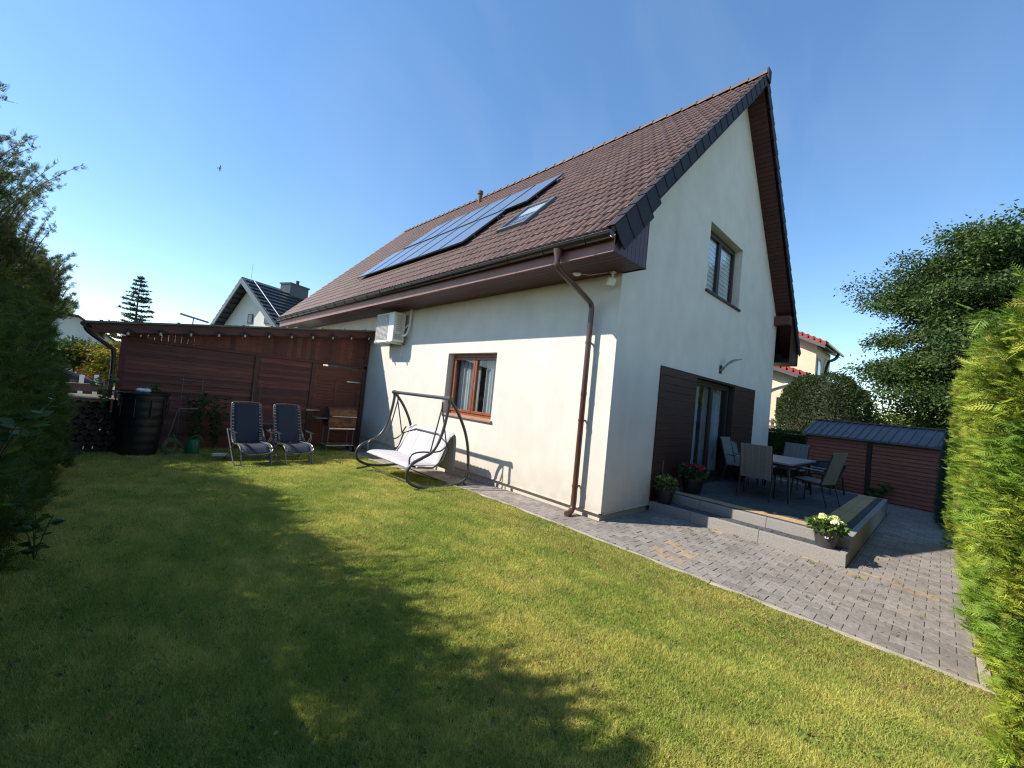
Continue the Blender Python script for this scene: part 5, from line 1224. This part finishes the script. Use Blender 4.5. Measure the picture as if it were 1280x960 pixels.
P2 = P*np.array([1, 1, 0]); n1 = noise3(P2, 1.3, 31); n2 = noise3(P2, 5, 32); n3 = noise3(P2, 14, 33)
h = (.026+.014*rng.random(n)+.005*n2)*(1+.03*d); az = rng.uniform(0, 2*PI, n); lean = rng.uniform(.2, 1.7, n)
D = np.stack([np.cos(az)*lean, np.sin(az)*lean, np.ones(n)], 1); D = unit(D); az2 = rng.uniform(0, 2*PI, n); S = np.stack([np.cos(az2), np.sin(az2), 0*az], 1); wdt = (.0032+.00085*d)*(.7+.6*rng.random(n))
a_ = P-S*wdt[:, None]*.5; b_ = P+S*wdt[:, None]*.5; c_ = P+D*h[:, None]
vv = np.stack([a_, b_, c_], 1).reshape(-1, 3)
t = np.clip(.5+.28*n1+.22*n2+.12*n3+rng.normal(0, .18, n), 0, 1)[:, None]
col = np.array([.31, .40, .07])*(1-t)+np.array([.64, .60, .16])*t
dry = (rng.random(n) < np.clip(.05+.10*(n1 > .8)+.10*(n3 > 1.2), 0, 1)+.22*((x > -1.5) & (y < 2.4)))[:, None]; col = np.where(dry, np.array([.50, .36, .16]), col)*(.75+.5*rng.random((n, 1)))
gr_o = np_mesh('lawn_grass', vv, 3, col, M['grass']); struct(gr_o, 'stuff')
# clover and broad leaved weeds between the blades, dry leaves, ragged grass over the kerb
m = 26000; cxy = np.stack([rng.uniform(-6, -.9, 260), rng.uniform(-3.4, 8, 260)], 1); i = rng.integers(0, 260, m); rr = rng.normal(0, .10, (m, 2)); xy = cxy[i]+rr
P = np.stack([xy[:, 0], xy[:, 1], GZ(xy[:, 1])+rng.uniform(.004, .03, m)], 1); P = P[xy[:, 0] < -.8]; m = len(P)
struct(np_mesh('clover', leaf_quads(P, unit(rng.normal(size=(m, 3))*np.array([1, 1, .25])), rng.uniform(.010, .020, m), rng.uniform(.009, .016, m)), 4, palette(m, [(.18,.28,.04), (.24,.35,.06)], [.6,.4]), M['grass']), 'stuff')
m = 140; P = np.stack([rng.uniform(-5.9, -.3, m), rng.uniform(-3.3, 6, m), np.zeros(m)], 1); P[:, 2] = GZ(P[:, 1])+.026
struct(np_mesh('dry_leaves', leaf_quads(P, unit(rng.normal(size=(m, 3))*np.array([1, 1, .15])), rng.uniform(.02, .045, m), rng.uniform(.012, .022, m)), 4, palette(m, [(.30,.19,.07), (.38,.27,.10), (.18,.10,.04)], [.4,.3,.3]), M['grass']), 'stuff')
m = 15000; y_ = rng.uniform(-4, 8.8, m); x_ = -.80+rng.random(m)*.03; P = np.stack([x_, y_, GZ(y_)], 1); lk = np.clip(noise3(np.stack([y_*0, y_, y_*0], 1), 4, 5)*.5+.5, 0, 1.3)
D_ = unit(np.stack([rng.uniform(.1, 1.3, m)*lk, rng.normal(0, .5, m), np.ones(m)], 1)); L_ = rng.uniform(.015, .04, m)*(.4+.7*lk)
struct(np_mesh('edge_grass', leaf_quads(P, D_, L_, rng.uniform(.003, .006, m)), 4, palette(m, [(.24,.33,.05), (.45,.44,.10), (.45,.33,.15)], [.45,.35,.2]), M['grass']), 'stuff')
# tiny weeds in paving joints
wx = []; 
m = 900; cx = rng.choice([1.45, -.69, 1.2, .4], 60); cy = rng.uniform(-3.6, -.4, 60); cx = np.where(rng.random(60) < .5, cx, rng.uniform(-.6, 3, 60)); i = rng.integers(0, 60, m)
P = np.stack([cx[i]+rng.normal(0, .02, m), cy[i]+rng.normal(0, .02, m), np.full(m, .0)], 1); ok = ~((P[:, 0] > 1.46) & (P[:, 1] > -2.75)); P = P[ok]; m = len(P)
np_ = np_mesh('joint_weeds', leaf_quads(P, unit(rng.normal(size=(m, 3))*.6+np.array([0, 0, 1])), rng.uniform(.015, .05, m), rng.uniform(.003, .006, m)), 4, palette(m, [(.10,.16,.03), (.2,.2,.06)], [.6,.4]), M['grass']); struct(np_, 'stuff')
